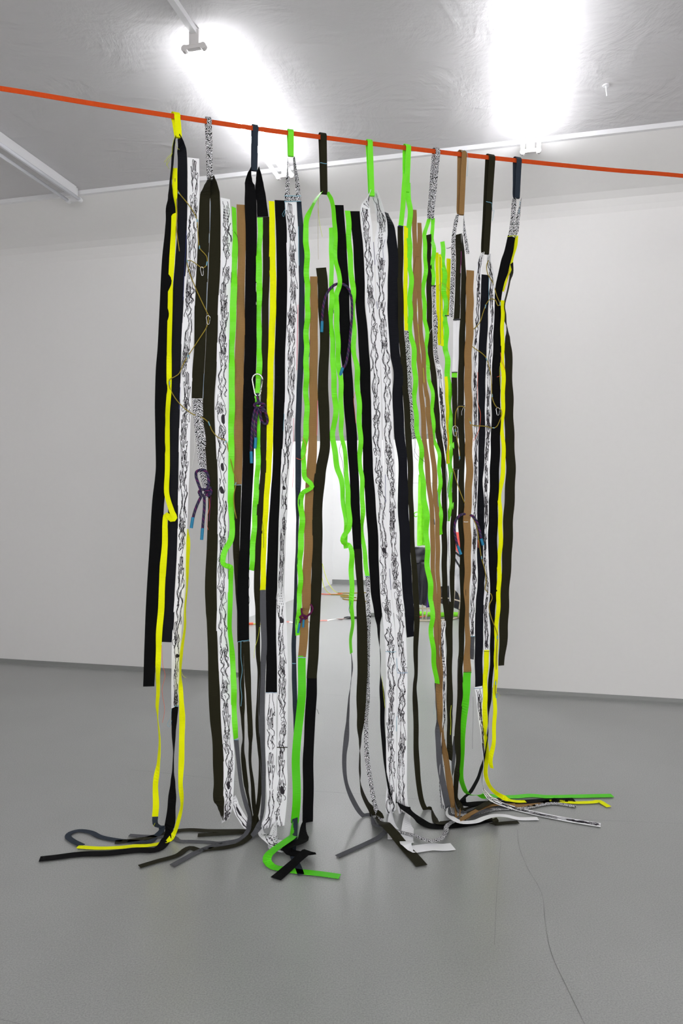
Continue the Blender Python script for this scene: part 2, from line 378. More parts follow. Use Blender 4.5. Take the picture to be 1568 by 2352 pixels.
# ------------------------------------------------------------------ straps
TH = .0015
def smoothstep(t): t = min(1, max(0, t)); return t * t * (3 - 2 * t)
class Strap: pass
def frames(data, W_px=None, dz=0, ripple=.003, wl=.17, seed=None, step=.013):
    """data: 'y xl xr' hanging edges; 'k x y dz w' free hanging point; 'f x y z' point on the floor. Separated by ;"""
    rr = random.Random(seed if seed is not None else data)
    pts, ws, kinds = [], [], []
    for tok in data.split(';'):
        q = tok.split()
        if not q: continue
        if q[0] == 'f':
            pts.append(on_floor(float(q[1]), float(q[2]), float(q[3]) if len(q) > 3 else .006)); ws.append(None); kinds.append(1.0)
        elif q[0] == 'k':
            x, y, d, w = map(float, q[1:5]); pts.append(hang(x, y, dz + d / 1000)); ws.append(w); kinds.append(0.0)
        else:
            y, a, b = map(float, q); x = (a + b) / 2; pts.append(hang(x, y, dz)); ws.append(b - a); kinds.append(0.0)
    known = [w for w in ws if w]
    W0 = W_px or max(known)
    Wm = W0 * (sum(p.y for p in pts) / len(pts)) / F_PX      # real width
    hw, th = [], []
    for p, w in zip(pts, ws):
        if w is None: hw.append(Wm / 2); th.append(0.0); continue
        r_ = min(1.0, w / W0); t = smoothstep((.88 - r_) / .3); a = t * math.acos(r_)
        th.append(a); hw.append(w / F_PX * p.y / math.cos(a) / 2 if math.cos(a) > .08 else Wm / 2)
    hw = [min(h, Wm * .53) for h in hw]
    sg = rr.choice((-1, 1)); th = [a * sg for a in th]
    P, ix = catmull(pts, step)
    def lerp(A, t):
        i = min(int(t), len(A) - 1); j = min(i + 1, len(A) - 1); f = smoothstep(t - i); return A[i] * (1 - f) + A[j] * f
    n = len(P); s = [0.0]
    for i in range(1, n): s.append(s[-1] + (P[i] - P[i - 1]).length)
    ph = [rr.uniform(0, 6.28) for _ in range(3)]; l1, l2 = wl * rr.uniform(.8, 1.25), wl * rr.uniform(1.7, 2.6)
    kk = [lerp(kinds, t) for t in ix]
    for i in range(n):
        e = min(1, s[i] / .1) * (1 - kk[i])
        P[i] = P[i] + TOCAM * (ripple * e * (math.sin(6.283 * s[i] / l1 + ph[0]) + .8 * math.sin(6.283 * s[i] / l2 + ph[1])))
        P[i].z = max(P[i].z, .0025)
    T = [(P[min(i + 1, n - 1)] - P[max(i - 1, 0)]).normalized() for i in range(n)]
    S = []
    for i in range(n):
        nm = TOCAM * (1 - kk[i]) + Z * kk[i]
        sd = T[i].cross(nm)
        if sd.length < 1e-3: sd = S[-1] if S else V((-1, 0, 0))
        sd = sd.normalized()
        if S and sd.dot(S[-1]) < 0: sd = -sd
        S.append(sd)
    for _ in range(4):
        S = [(S[max(i - 1, 0)] + S[i] * 1.5 + S[min(i + 1, n - 1)]).normalized() for i in range(n)]
    out = Strap(); out.P, out.T, out.s, out.n = P, T, s, n; out.S, out.Nm, out.hw = [], [], []
    for i in range(n):
        sd = (S[i] - T[i] * S[i].dot(T[i])).normalized(); nm = sd.cross(T[i]); a = lerp(th, ix[i])
        sd2 = sd * math.cos(a) + nm * math.sin(a)
        out.S.append(sd2); out.Nm.append(sd2.cross(T[i])); out.hw.append(lerp(hw, ix[i]))
    return out
def band(fr, name, mat, parent, label=None, closed=False):
    vs_, fs, uvs = [], [], []; n = fr.n
    for i in range(n):
        a, b = fr.S[i] * fr.hw[i], fr.Nm[i] * (TH / 2)
        vs_ += [fr.P[i] + a + b, fr.P[i] - a + b, fr.P[i] - a - b, fr.P[i] + a - b]
    for i in range(n - 1 if not closed else n):
        j = (i + 1) % n; h0, h1 = fr.hw[i], fr.hw[j]; s0 = fr.s[i]; s1 = fr.s[j] if j else s0 + .01
        for k in range(4):
            k2 = (k + 1) % 4; fs.append([4 * i + k, 4 * i + k2, 4 * j + k2, 4 * j + k])
            u = {0: (h0, -h0, -h1, h1), 1: (-h0, -h0, -h1, -h1), 2: (-h0, h0, h1, -h1), 3: (h0, h0, h1, h1)}[k]
            uvs.append([(u[0], s0), (u[1], s0), (u[2], s1), (u[3], s1)])
    if not closed:
        fs += [[3, 2, 1, 0], [4 * n - 4, 4 * n - 3, 4 * n - 2, 4 * n - 1]]; uvs += [[(0, 0)] * 4] * 2
    o = MB().add(vs_, fs, uvs).build(name, mat, parent, smooth=False)
    if label: o['label'] = label
    return o
# ---- pen drawings on the white straps: strokes laid on the cloth's surface
def hand_strokes(rr, ln, up):
    """a hand seen from the back, in a unit width -1..1, length ln; returns polylines"""
    out = []; q = []
    tips = [(-.75, .55), (-.35, .95), (.02, 1.0), (.38, .9)]
    base = [(-.62, .25), (-.28, .35), (.02, .37), (.32, .32)]
    q.append((-.45, -.9)); q.append((-.55, -.3))
    for (tx, ty), (bx, by) in zip(tips, base):
        tx += rr.uniform(-.08, .08); ty += rr.uniform(-.08, .06)
        q += [(bx - .14, by), ((bx + tx) / 2 - .15, (by + ty) / 2), (tx - .1, ty - .05), (tx, ty), (tx + .1, ty - .06), ((bx + tx) / 2 + .13, (by + ty) / 2), (bx + .13, by)]
    q += [(.5, .1), (.85, .25), (.9, .1), (.55, -.35), (.3, -.6), (.22, -.95)]
    out.append(q)
    for bx, by in base: out.append([(bx + .02, by - .05), (bx * .6 + rr.uniform(-.05, .05), by - .5)])
    sg = 1 if up else -1
    return [[(x, y * sg * ln) for x, y in st] for st in out]
def doodle(rr, length, dens=1.0):
    """strokes as (points (lateral -1..1, metres along), width); a width below 0 marks an inked-in closed shape"""
    out = []; y = .012
    while y < length - .03:
        c = rr.uniform(-.22, .16); k = rr.random(); sp = min(rr.uniform(.06, .15), length - y - .01)
        def meander(x0, amp, n=13, a=0.0, b=1.0, w=None):
            ph, fq = rr.uniform(0, 6), rr.uniform(.5, .95); x = 0; pts = []
            for i in range(n):
                x = .78 * x + rr.uniform(-.09, .09)
                pts.append((c + x0 + amp * math.sin(i * fq + ph) + x, y + sp * (a + (b - a) * i / (n - 1)) + rr.uniform(-.004, .004)))
            out.append((pts, w or rr.uniform(.0022, .0033)))
        if k < .24 and sp > .06:
            big = rr.uniform(.62, .8)
            for st in hand_strokes(rr, sp * .6, rr.random() < .5):
                out.append(([(c + x * big + rr.uniform(-.04, .04), y + sp * .55 + v) for x, v in st], .0023))
            meander(-.3, .12, 8, .55, 1.0); meander(.3, .12, 8, .55, 1.0)
        elif k < .62:                                       # limbs: two or three outlines running side by side
            for x0 in (-.42, .36):
                am = rr.uniform(.14, .26); meander(x0, am); q = out[-1][0]
                out.append(([(u + .13 + rr.uniform(-.05, .05), v + rr.uniform(-.003, .003)) for u, v in q[rr.randint(0, 4):rr.randint(8, 13)]], rr.uniform(.0018, .0028)))
            for _ in range(rr.randint(2, 4)):               # short creases between them
                yy = y + sp * rr.uniform(.05, .95); x0 = c + rr.uniform(-.5, .3)
                out.append(([(x0, yy), (x0 + rr.uniform(.05, .3), yy + rr.uniform(.004, .02)), (x0 + rr.uniform(-.1, .4), yy + rr.uniform(.015, .04))], rr.uniform(.0016, .0024)))
        elif k < .76:                                       # hatched cluster under an outline
            n = rr.randint(5, 8)
            for i in range(n):
                x0 = c + (i - n / 2) * .15 + rr.uniform(-.06, .06); y0 = y + rr.uniform(0, sp * .35); ln = sp * rr.uniform(.35, .65)
                out.append(([(x0 + rr.uniform(-.09, .09), y0 + ln * j / 5) for j in range(6)], rr.uniform(.0017, .0028)))
            meander(-.55, .1); meander(.45, .12)
        elif k < .93:                                       # knots of closed wobbling shapes
            for _ in range(rr.randint(3, 5)):
                cx, cy = c + rr.uniform(-.4, .4), y + sp * rr.uniform(.12, .88); rx, ry = rr.uniform(.14, .42), rr.uniform(.010, .034); ph = rr.uniform(0, 6)
                out.append(([(cx + rx * math.cos(a * .45) * (1 + .4 * math.sin(a * 1.3 + ph)), cy + ry * math.sin(a * .45) * (1 + .4 * math.cos(a * 1.1 + ph))) for a in range(15)], rr.uniform(.0016, .0025)))
            meander(rr.uniform(-.4, .4), .2)
        else:                                               # an inked-in blot beside outlines
            cx, cy = c + rr.uniform(-.2, .2), y + sp * .4; ph = rr.uniform(0, 6); h = rr.uniform(.010, .022)
            out.append(([(cx + .36 * math.cos(a * .449) * (1 + .25 * math.sin(a * .9 + ph)), cy + h * math.sin(a * .449) * (1 + .3 * math.cos(a * .7 + ph))) for a in range(14)], -1))
            meander(-.45, .15); meander(.35, .2)
        y += sp * rr.uniform(.6, .82) / dens
    return out
def draw(fr, parent_strap, seed, dens=1.0, wmul=1.0, s0=0.0, s1=None):
    rr = random.Random(seed); L_ = (s1 or fr.s[-1]) - s0; m = MB()
    def loc(u, v):
        v = min(max(v + s0, 0), fr.s[-1] - 1e-4); lo, hi = 0, fr.n - 1
        while hi - lo > 1:
            md = (lo + hi) // 2
            if fr.s[md] <= v: lo = md
            else: hi = md
        f = (v - fr.s[lo]) / max(1e-6, fr.s[hi] - fr.s[lo]); h = fr.hw[lo] * (1 - f) + fr.hw[hi] * f
        p = fr.P[lo].lerp(fr.P[hi], f); sd = fr.S[lo].lerp(fr.S[hi], f); nm = fr.Nm[lo].lerp(fr.Nm[hi], f)
        return p - sd * (h * max(-.94, min(.94, u))) + nm * (TH / 2 + .0004)
    for pts, w in doodle(rr, L_, dens):
        P, _ = catmull([V((u, v * 20, 0)) for u, v in pts], .09)
        Q = [loc(p.x, p.y / 20) for p in P]; vs_ = []; n = len(Q)
        if w < 0:
            m.add([sum(Q, V((0, 0, 0))) / n] + Q, [[0, i + 1, i + 2 if i + 2 <= n else 1] for i in range(n)]); continue
        for i, q in enumerate(Q):
            t = Q[min(i + 1, n - 1)] - Q[max(i - 1, 0)]; nn = TOCAM
            sd = t.cross(nn)
            sd = sd.normalized() if sd.length > 1e-7 else V((1, 0, 0))
            e = min(i, n - 1 - i); ww = w * wmul * (.55 if e == 0 else 1) * rr.uniform(.8, 1.15) / 2
            vs_ += [q + sd * ww, q - sd * ww]
        m.add(vs_, [[2 * i, 2 * i + 1, 2 * i + 3, 2 * i + 2] for i in range(n - 1)])
    o = m.build('ink_drawing', 'ink', parent_strap); o['kind'] = 'stuff'; o['label'] = 'black pen drawings of hands and limbs'
NAMES = {'green_deep': 'wide green webbing strap', 'black': 'black webbing strap', 'navy': 'navy black webbing strap', 'olive': 'dark olive webbing strap', 'tan': 'tan brown webbing strap', 'green': 'neon green webbing strap',
         'yellow': 'neon yellow webbing strap', 'slate': 'blue grey webbing strap', 'grey': 'mid grey webbing strap', 'zebra': 'black and white zebra patterned strap', 'white': 'white cloth strap with black pen drawings'}
cnt = [0]
def S(b, mat, data, dz=0, W_px=None, ripple=None, dens=1.0, plainwhite=False):
    cnt[0] += 1; known = {'green': .011, 'green_deep': .006, 'yellow': .005, 'tan': .0045, 'white': .0025, 'black': .0035, 'olive': .0035}
    fr = frames(data, W_px, dz * .0019, ripple if ripple is not None else known.get(mat, .0025), wl=.15 if mat in ('green', 'yellow') else .2, seed=cnt[0])
    o = band(fr, {'zebra': 'patterned_strap', 'white': 'drawn_strap'}.get(mat, 'strap'), mat, b, NAMES[mat] if not plainwhite else 'plain white cloth strap')
    if mat == 'white' and not plainwhite: draw(fr, o, cnt[0] * 3, dens)
    return o
def loop(b, mat, ft, fb, bt, w, label, gap=.013):
    """hanging loop over the orange line: ft/fb = front leg's top and bottom (x, y), bt = back leg's top (x, y)"""
    xt, yt = ft; xb, yb = fb; xk, yk = bt
    Wm = w / F_PX * plane_y(xt)
    A, B = hang(xt, yt, -gap), hang(xb, yb, -gap * .9)
    C = hang(xk, yt, gap); D = hang((xb + xk + (xb - xt)) / 2, yb - 3, gap * .9)
    pts = [B, B.lerp(A, .33), B.lerp(A, .66), A - V((0, 0, .012)), A, (A + C) / 2 + V((0, 0, .010)), C, C - V((0, 0, .012)), C.lerp(D, .33), C.lerp(D, .66), D, (B + D) / 2 - V((0, 0, .008))]
    P, ix = catmull(pts + [pts[0]], .012); P.pop()
    fr = Strap(); fr.n = len(P); fr.P = P; fr.s = [0.0]; fr.hw = [Wm / 2] * fr.n
    for i in range(1, fr.n): fr.s.append(fr.s[-1] + (P[i] - P[i - 1]).length)
    fr.T = [(P[(i + 1) % fr.n] - P[i - 1]).normalized() for i in range(fr.n)]
    fr.S = [(-LDIR + fr.T[i] * LDIR.dot(fr.T[i])).normalized() for i in range(fr.n)]
    fr.Nm = [fr.S[i].cross(fr.T[i]) for i in range(fr.n)]
    o = band(fr, 'hanging_loop', mat, b, label, closed=True)
    return o
def seam(b, x0, x1, y, mat, dz=-4, y1=None, t=.0016):
    n = 5; P = [hang(x0 + (x1 - x0) * i / n, y + ((y1 or y) - y) * i / n + R.uniform(-.4, .4), dz / 1000) for i in range(n + 1)]
    MB().tube(P, t, 6).build('stitched_seam', mat, b)
def thread(b, mat, pts, dz=-8, r=.0008):
    P, _ = catmull([hang(x, y, dz / 1000) for x, y in pts], .012)
    MB().tube(P, r, 5).build('loose_thread', mat, b)
def stitch(b, mat, x0, y0, x1, y1, dz=-5, r=.0011):          # a run of coloured hand stitching along an edge
    P = [hang(x0 + (x1 - x0) * i / 6 + R.uniform(-.3, .3), y0 + (y1 - y0) * i / 6, dz / 1000) for i in range(7)]
    MB().tube(P, r, 5).build('edge_stitching', mat, b)
GRP = 'strap bundles hanging from the orange line'
def bundle(x, label):
    p = hang(x, 1900); p.z = 0
    return root('strap_bundle', p, label, 'strap bundle', GRP)

# 1 ---------------------------------------------------------------- yellow loop
b1 = bundle(405, 'leftmost strap bundle, hanging by a neon yellow loop, with two long black straps')
loop(b1, 'yellow', (407, 263), (411, 315), (399, 271), 13.5, 'neon yellow hanging loop')
S(b1, 'black', '316 400 404;330 396 402;380 393 398;420 389 394;450 386 396;500 381 403;530 379 404;600 372 398;700 367 394;800 362 389;850 358 386;925 356 383;1000 357 383;1075 358 384;1100 356 383;1150 350 377;1250 344 372;1340 338 367;1400 335 363;1480 332 359;1577 329 354', W_px=27)
S(b1, 'navy', '314 408 412;330 409 421;360 408 429;430 407 430;530 407 429;600 402 428;650 397 425;700 395 421;800 390 416.5;850 390 414.6;925 388 413;1000 389 411;1075 388 409.5;1130 387 409;1250 384 407;1350 379 401;1430 374 399;1475 371.5 394', dz=1, W_px=24)
S(b1, 'yellow', '386 395.5 407;450 395 406.6;530 393 403;600 388.7 400.8;650 386.6 397;700 385.5 396;800 383.5 393.5;850 382.5 394;900 383 393;950 380 389.4;1075 379 389.6;1130 377 388;k 386 1148 -6 11;k 396 1178 -18 12;k 401 1189 -26 12;k 395 1194 -24 8;k 382 1182 -10 10;k 379.5 1190 -6 11;1250 372 385;1300 367 382;1350 365 378.5;1400 363 377;1450 358.5 372.5;1500 358 370;1550 358 367;1590 359 366.7;1620 357.5 364;1650 361 363;1700 364.6 368.5;1750 361 367;1800 351 363;1850 351 365;1876 349 363', dz=-5)
S(b1, 'slate', '1876 349.5 363;1890 350 362;f 371 1899 .03;f 371 1908 .02;f 358 1920;f 344 1933;f 314 1933;f 274 1930;f 231 1922;f 207 1911;f 180 1908;f 162 1913;f 156 1921;f 167 1931;f 189 1942', dz=-5, W_px=14)
S(b1, 'white', '363 430.7 457;430 431 457.5;530 429 455;600 427 452.5;650 423 450;700 421 447;800 416 443;850 414.6 442;925 413 439;1000 411 436;1075 409.6 435;1130 409 432.5;1250 407 428;1350 402.6 425;1400 399 421;1480 395 414.5;1550 394 412;1623 394 410', dz=2)
S(b1, 'black', '1622 394.5 409;1650 394 406;1680 394.5 403;1735 397.8 399;1770 396 399;1800 392 402;1850 385 403;1891 379 402;k 385 1912 0 10;f 380 1931 .01;f 360 1951;f 314 1953;f 247 1960;f 200 1961;f 172 1963;f 127 1969;f 91 1973', dz=1, W_px=23)
S(b1, 'yellow', '1215 430 432.5;1250 428 436.6;1300 427 434;1350 427.5 431;1400 423 427;1440 422 427;1500 413 420;1550 412 416;1600 411 421;1650 411.5 425;1700 411 423.6;1750 410 423;1800 409.5 419.5;1850 414.5 421;k 409 1885 0 9;k 400 1912 0 9;f 389 1929 .012;f 368 1937;f 338 1942;f 306 1943;f 280 1946;f 231 1948;f 178 1945', dz=-2, W_px=13)
seam(b1, 394, 410, 1624, 'thread_blue', y1=1621)
stitch(b1, 'thread_navy', 428.5, 530, 420, 690); stitch(b1, 'thread_navy', 413.5, 890, 411, 940)
thread(b1, 'thread_lime', [(402, 310), (397, 330), (394, 356), (388, 370), (382, 380)]); thread(b1, 'thread_lime', [(396, 352), (386, 360), (377, 373)])
thread(b1, 'thread_lime', [(402, 318), (404, 336), (412, 344)]); thread(b1, 'thread_lime', [(394, 356), (382, 372), (388, 388)])
thread(b1, 'thread_red', [(371, 1482), (374, 1530), (379, 1550), (372, 1585), (378, 1630), (373, 1660)])
thread(b1, 'thread_blue', [(394, 1628), (391, 1650), (384, 1664), (389, 1670), (394, 1655)])
thread(b1, 'thread_lime', [(417, 1544), (420, 1552), (427, 1557)]); thread(b1, 'thread_lime', [(358, 1878), (356, 1890), (352, 1898)])
# 2 ---------------------------------------------------------------- zebra loop
b2 = bundle(480, 'second strap bundle from left, on a zebra loop, olive pair beside drawn white strap')
loop(b2, 'zebra', (480.5, 274), (483, 410), (475.5, 282), 11, 'zebra patterned hanging loop')
S(b2, 'olive', '408 477 483;430 467 482;455 459 482;530 455.5 481;600 452.5 478.5;700 447 474.5;800 446 471.5;850 442 468.6;916 440 464.7', W_px=26)
S(b2, 'zebra', '916 441.5 464.7;970 445.6 467;1005 449 472;1050 454.5 473;1080 457 474;1110 464 481;1142 470 485', dz=-1, W_px=23)
S(b2, 'olive', '408 484.5 490;430 483.7 499;455 483 505;530 482 506;600 479.5 506;700 475.5 501;800 472.5 498.5;850 469.6 496.6;915 466 492;1000 468 494;1050 473 498;1150 478 500;1250 475 499.5;1350 470.5 497;1400 472.5 498;1430 475 497.5;1500 477.6 500;1600 479 505;1650 482 506.5;1700 487.5 510;1755 489 514;1800 491 514;1828 489 513;1855 500 512.5;1878 507.5 511', dz=1, W_px=27, ripple=.003)
S(b2, 'white', '456 506 528;530 507.6 533;600 506 532;650 503 530.5;700 500.7 528;800 498 525;850 497 524.5;925 494 524;1000 495 524;1075 498 524;1150 500 523.6;1250 499 524;1350 497 524;1400 498 522;1450 497 523.5;1500 500.6 527;1600 505 531;1650 507.5 532;1700 510 536;1750 513 539;1800 513 537;1850 511.6 534;1885 508.6 527', dz=2)
S(b2, 'white', 'k 537 1830 6 8;k 540 1848 4 16;k 549 1868 0 18;k 560 1886 -4 18;f 570 1900 .01;f 582 1908', dz=8, W_px=18)
S(b2, 'green', '476 531.7 542;530 534 544;600 532 545.5;700 528 543;800 526.4 539;850 525 538.6;925 525.5 539;1000 524 538;1075 524 537.5;1150 523 537.6;1200 527 539;1240 522.5 536;k 517 1264 -6 13;k 512 1282 -14 13;k 512 1294 -18 11;k 521 1300 -10 8;k 530 1303 -2 11;1315 524 536;1350 523.8 535.6;1400 522 532.5;1450 523 532.7;1480 526 536;1520 528 541;1600 530 543;1650 532 544.6;1698 536.6 547.2', dz=-1)
S(b2, 'grey', '1699 537 547.5;1750 543 552;1800 549.5 557.5;1825 554 563;1850 560.5 570.6;1875 569 577;k 572 1893 0 11;f 569 1908 .02;f 553 1926;f 520 1934;f 500 1936;f 480 1934;f 440 1932;f 411 1931;f 400 1923;f 368 1921;f 328 1920;f 297 1918', W_px=11)
S(b2, 'tan', '470 543 562;530 544 565;600 546 563;650 544 562;700 543.5 562;800 540 561.5;850 538.6 560;925 539 557.5;1000 537.5 557.6;1075 536.5 556.5;1112 535 554.6', dz=3)
S(b2, 'olive', '1109 536.5 554;1200 538 551.5;1250 534.7 550;1300 537 549;1350 539.5 549;1400 543.5 550;1480 547 553;1540 549 554', dz=4, W_px=18)
seam(b2, 441, 465, 916, 'thread_white'); seam(b2, 535, 555, 1113.5, 'thread_pale'); seam(b2, 536.5, 547, 1699, 'thread_blue')
for y0, y1, xa, xb in ((462, 530, 483, 481.5), (536, 640, 480.5, 477), (648, 716, 475.5, 473), (858, 915, 468.5, 465.8)): stitch(b2, 'thread_pale', xa, y0, xb, y1, r=.0009)
stitch(b2, 'thread_dark', 531, 625, 530, 660); stitch(b2, 'thread_dark', 526, 780, 525.5, 870); stitch(b2, 'thread_dark', 524, 1220, 524, 1330)
thread(b2, 'thread_dark', [(533, 528), (541, 536), (546, 546)]); thread(b2, 'thread_red', [(480, 1145), (481, 1165), (476, 1185), (475, 1205), (478, 1217)])
thread(b2, 'thread_magenta', [(484, 1140), (482, 1170), (480, 1197)]); thread(b2, 'thread_white', [(446, 990), (447, 1030), (440, 1075)]); thread(b2, 'thread_white', [(449, 1000), (455, 1040), (458, 1090)])
# 3 ---------------------------------------------------------------- navy loop
b3 = bundle(585, 'third strap bundle from left, on a slim navy loop, wide black straps and yellow')
loop(b3, 'slate', (587, 291), (584.5, 391), (583, 296), 12.5, 'dark slate hanging loop')
S(b3, 'black', '389 575 578;410 565.5 580.5;430 562 585;470 561.5 589;530 564 590;600 564 588.5;700 562 589;800 561.5 589;850 560 588;925 557.5 585;1000 557.5 583;1075 557 582.5;1150 553.7 578;1250 550.7 573.8;1350 545 571.5;1400 544 571.5;1474 545 572', W_px=27)
S(b3, 'black', '389 590.5 593;410 589.3 599;430 587 604.5;460 589.5 612;497 590.5 616.7', dz=1.5, W_px=27)
S(b3, 'green', '498 590.5 603;530 592 603.5;560 591 602;600 587 600.6;650 587.5 602;700 589 600.6;800 589 601;850 587.5 601;864 587 600.6;k 594 870 3 12;900 584.5 596;950 584.5 596;1000 587 596.5;1075 585.7 597;1150 581 593.7;1200 578.7 590;1250 573.7 586.5;1310 572.5 583', dz=-1)
S(b3, 'olive', '498 603.5 618;560 603 619.6;650 602 619;700 601 616.7;800 600.5 616.7;850 600 614;925 599 613;1000 597.5 612;1075 598 611;1150 591.5 606;1250 586 601;1350 582.5 597;1400 587 597.4;1450 588.5 596;1500 588 596;1545 592.5 597;1600 590.5 594.5;1670 588 595;1720 592 597;1750 595 599;1800 594 600;1850 589 595.5;k 584 1886 0 9;f 578 1908 .012;f 556 1912;f 520 1914;f 454 1918', dz=2, W_px=15)
S(b3, 'olive', '1474 546 558.8;1550 547.6 560.3;1600 549.5 561.6;1650 554 560;1700 557.5 559.5;1720 554.5 559.5;1750 554.5 564;1800 560 569.5;1817 564 569.8;1850 571.5 575.5;1890 576.5 582;f 580 1912 .015;f 556 1935;f 520 1946;f 480 1950;f 459 1953;f 435 1947;f 406 1965;f 360 1978;f 320 1990', dz=4, W_px=15)
S(b3, 'olive', '1474 558.6 573;1550 561 576;1600 565 576.5;1670 569 580;1710 572 577;1750 572 576.5;1800 576.5 583;1850 579 587;1890 585 595;f 588 1910 .02;f 560 1908 .008;f 520 1908;f 480 1908;f 430 1906;f 390 1911;f 328 1927;f 264 1934', dz=4, W_px=15)
S(b3, 'yellow', '462 617 630;530 618.5 631.6;600 618 633;700 619.6 634;800 615.5 630;850 614 627.5;925 613 627.5;1000 612 626.5;1075 610.3 623.7;1150 605 617.5;1250 600 612;1350 597 609.6;1359 596.5 609.6', dz=-1)
S(b3, 'grey', '1355 597 609.8;1400 596.5 610.8;1480 600 613;1550 596 609.6;1600 592 608.5;1700 594.7 608.5;1750 597.4 609.6;1800 600 610;1850 598.5 608.5;1885 595 603;f 590 1906 .03;f 572 1925;f 530 1936;f 480 1946;f 452 1957;f 424 1972;f 395 1988', dz=-2, W_px=15)
S(b3, 'black', '460 630.4 653.4;530 633 658;600 635 659;700 634 659;800 631 655;850 631 654.5;925 629 653.4;1000 627 650;1075 626 645.5;1150 620 642;1250 614.6 639;1350 609.7 636.8;1400 610.5 634;1480 611.5 634.5;1591 610 636', W_px=25)
S(b3, 'white', '1587 610 636;1650 607 634;1700 608.5 635;1750 610 634;1800 611 634;1850 612 633;1880 607 630;k 606 1905 -10 24;f 616 1925 .05;f 628 1938 .03;f 645 1942 .02;f 655 1930', dz=2, dens=.7)
seam(b3, 546, 572, 1474, 'thread_blue', y1=1470); seam(b3, 609, 636, 1591, 'thread_pale'); seam(b3, 590, 617, 498, 'thread_dark')
thread(b3, 'thread_blue', [(553, 1474), (553, 1510), (556, 1540), (552, 1570), (555, 1600), (553, 1622)], r=.0013)
stitch(b3, 'thread_dark', 599, 870, 598, 930); stitch(b3, 'thread_white', 588, 650, 588, 700)
thread(b3, 'thread_dark', [(570, 1315), (573, 1340), (570, 1360), (573, 1380), (570, 1392)]); thread(b3, 'thread_lime', [(596, 1440), (592, 1465), (585, 1490), (583, 1512)])
thread(b3, 'thread_dark', [(602, 1195), (605, 1225), (605, 1258)])
# 4 ---------------------------------------------------------------- green loop, zebra legs
b4 = bundle(667, 'strap bundle on a short green loop with zebra legs over a drawn white strap')
loop(b4, 'green', (668, 302), (668, 358), (665, 308), 13, 'neon green hanging loop')
S(b4, 'zebra', '361 660 661.6;400 657.5 663;425 655.5 664.5;450 653.5 665', dz=0, W_px=11.5)
S(b4, 'zebra', '361 674 675.4;390 676 680;414 678.6 684.6;450 680 690', dz=0, W_px=11.5)
S(b4, 'zebra', 'k 653 457 0 12;k 665 456.5 0 12;k 680 457 0 12;k 691 457.5 0 12', dz=-1, ripple=0)
S(b4, 'white', '463 653.5 681;530 655.7 684;600 658.7 685;650 660 686.7;700 658.7 686;800 655 682;850 655.7 681.5;925 652.7 679.5;1000 649 675;1050 645.5 669;1075 645 666;1150 641.4 661.5;1250 638.5 657;1350 635.5 654;1400 633.7 656.7;1480 635 660;1550 636 661.5;1600 637 661.5;1650 637.5 660.5;1716 636 659.5;1750 636 659.5;1800 632.6 660;1850 629 658;1895 625.7 653.5;k 636 1925 0 25;f 634 1946 .02;f 648 1950;f 656 1942', dz=1)
S(b4, 'slate', '463 681.4 691.5;530 684.5 697;600 685 699;700 686 699.3;800 685.5 699;850 683 696;925 679.5 693;1000 678 691;1075 678 691.6;1150 680 687;1200 681.5 684.5;1250 681 682.6;1300 678.5 681.5;1350 676.5 681;1400 675 679.5;1480 670.7 678.8;1524 671 679;1600 671.6 681.5;1650 675 680;1700 675.5 681;1800 674 684;1865 673 683;f 676 1902 .006;f 675 1926 .008;f 672 1952;f 674 1968;f 684 1990;f 691 2009', dz=14, W_px=14)
seam(b4, 653, 691, 462.5, 'thread_blue'); seam(b4, 653, 691, 450, 'thread_blue'); seam(b4, 636, 660, 1716.5, 'olive', t=.0022); seam(b4, 671, 679, 1524, 'thread_blue')
stitch(b4, 'thread_blue', 685, 520, 686.5, 610); stitch(b4, 'thread_pink', 684, 700, 681, 850); stitch(b4, 'thread_blue', 652, 950, 650.5, 990)
thread(b4, 'thread_blue', [(653, 462), (655, 480), (648, 492), (651, 498), (655, 485)]); thread(b4, 'thread_pink', [(674, 960), (674, 1040), (675, 1070), (671, 1120)])
# 5 ---------------------------------------------------------------- olive loop, green V
b5 = bundle(742, 'strap bundle on an olive loop where green straps spread into a V, tan strap below')
loop(b5, 'olive', (743, 310), (745, 444), (738, 315), 14.5, 'dark olive hanging loop')
seam(b5, 735, 750, 374, 'thread_blue', dz=-16, y1=376)
S(b5, 'green', 'k 738 441 0 3;k 727 456 0 5;k 717 474 0 6;507 697.5 709.5;550 696 709;640 699 711.6;700 699.5 711.6;800 697 710;850 696 709;925 698 710;1000 695 708;1050 692 703;1085 691 702.5;k 700 1098 -3 11;k 711 1108 -14 11;k 716 1117 -22 10;k 709 1124 -20 7;k 697 1130 -8 9;1140 686 699;1200 686 699;1250 684 697.6;1300 683 694.8;1350 682.5 694;1400 681.5 692;1420 680 690.7;1458 678 687', dz=0, W_px=13)
S(b5, 'tan', '635 712 728.5;700 711.5 729.5;800 710.7 729.7;850 710 729.5;925 710 729.5;1000 708 728;1075 704 726;1150 699.5 718.5;1250 697.5 717.6;1350 693 714;1380 693 713.5;1396 694 712;k 701 1404 8 17;1420 690.5 708.5;1450 688 708;1509 683.8 702', dz=1)
S(b5, 'green_deep', '1506 684 702;1550 684 702;1600 681.5 702;1650 678 699;1700 671 693;1740 669.7 689;1800 671 690;1850 670 690;1880 668.5 688.6;k 676 1908 -5 17;f 667 1925 .045;f 650 1937 .04;f 630 1951 .035;f 616 1964 .03;f 613 1977 .02;f 625 1990 .006;f 645 1995;f 681 2001;f 729 2006;f 780 2013', dz=-1, W_px=19)
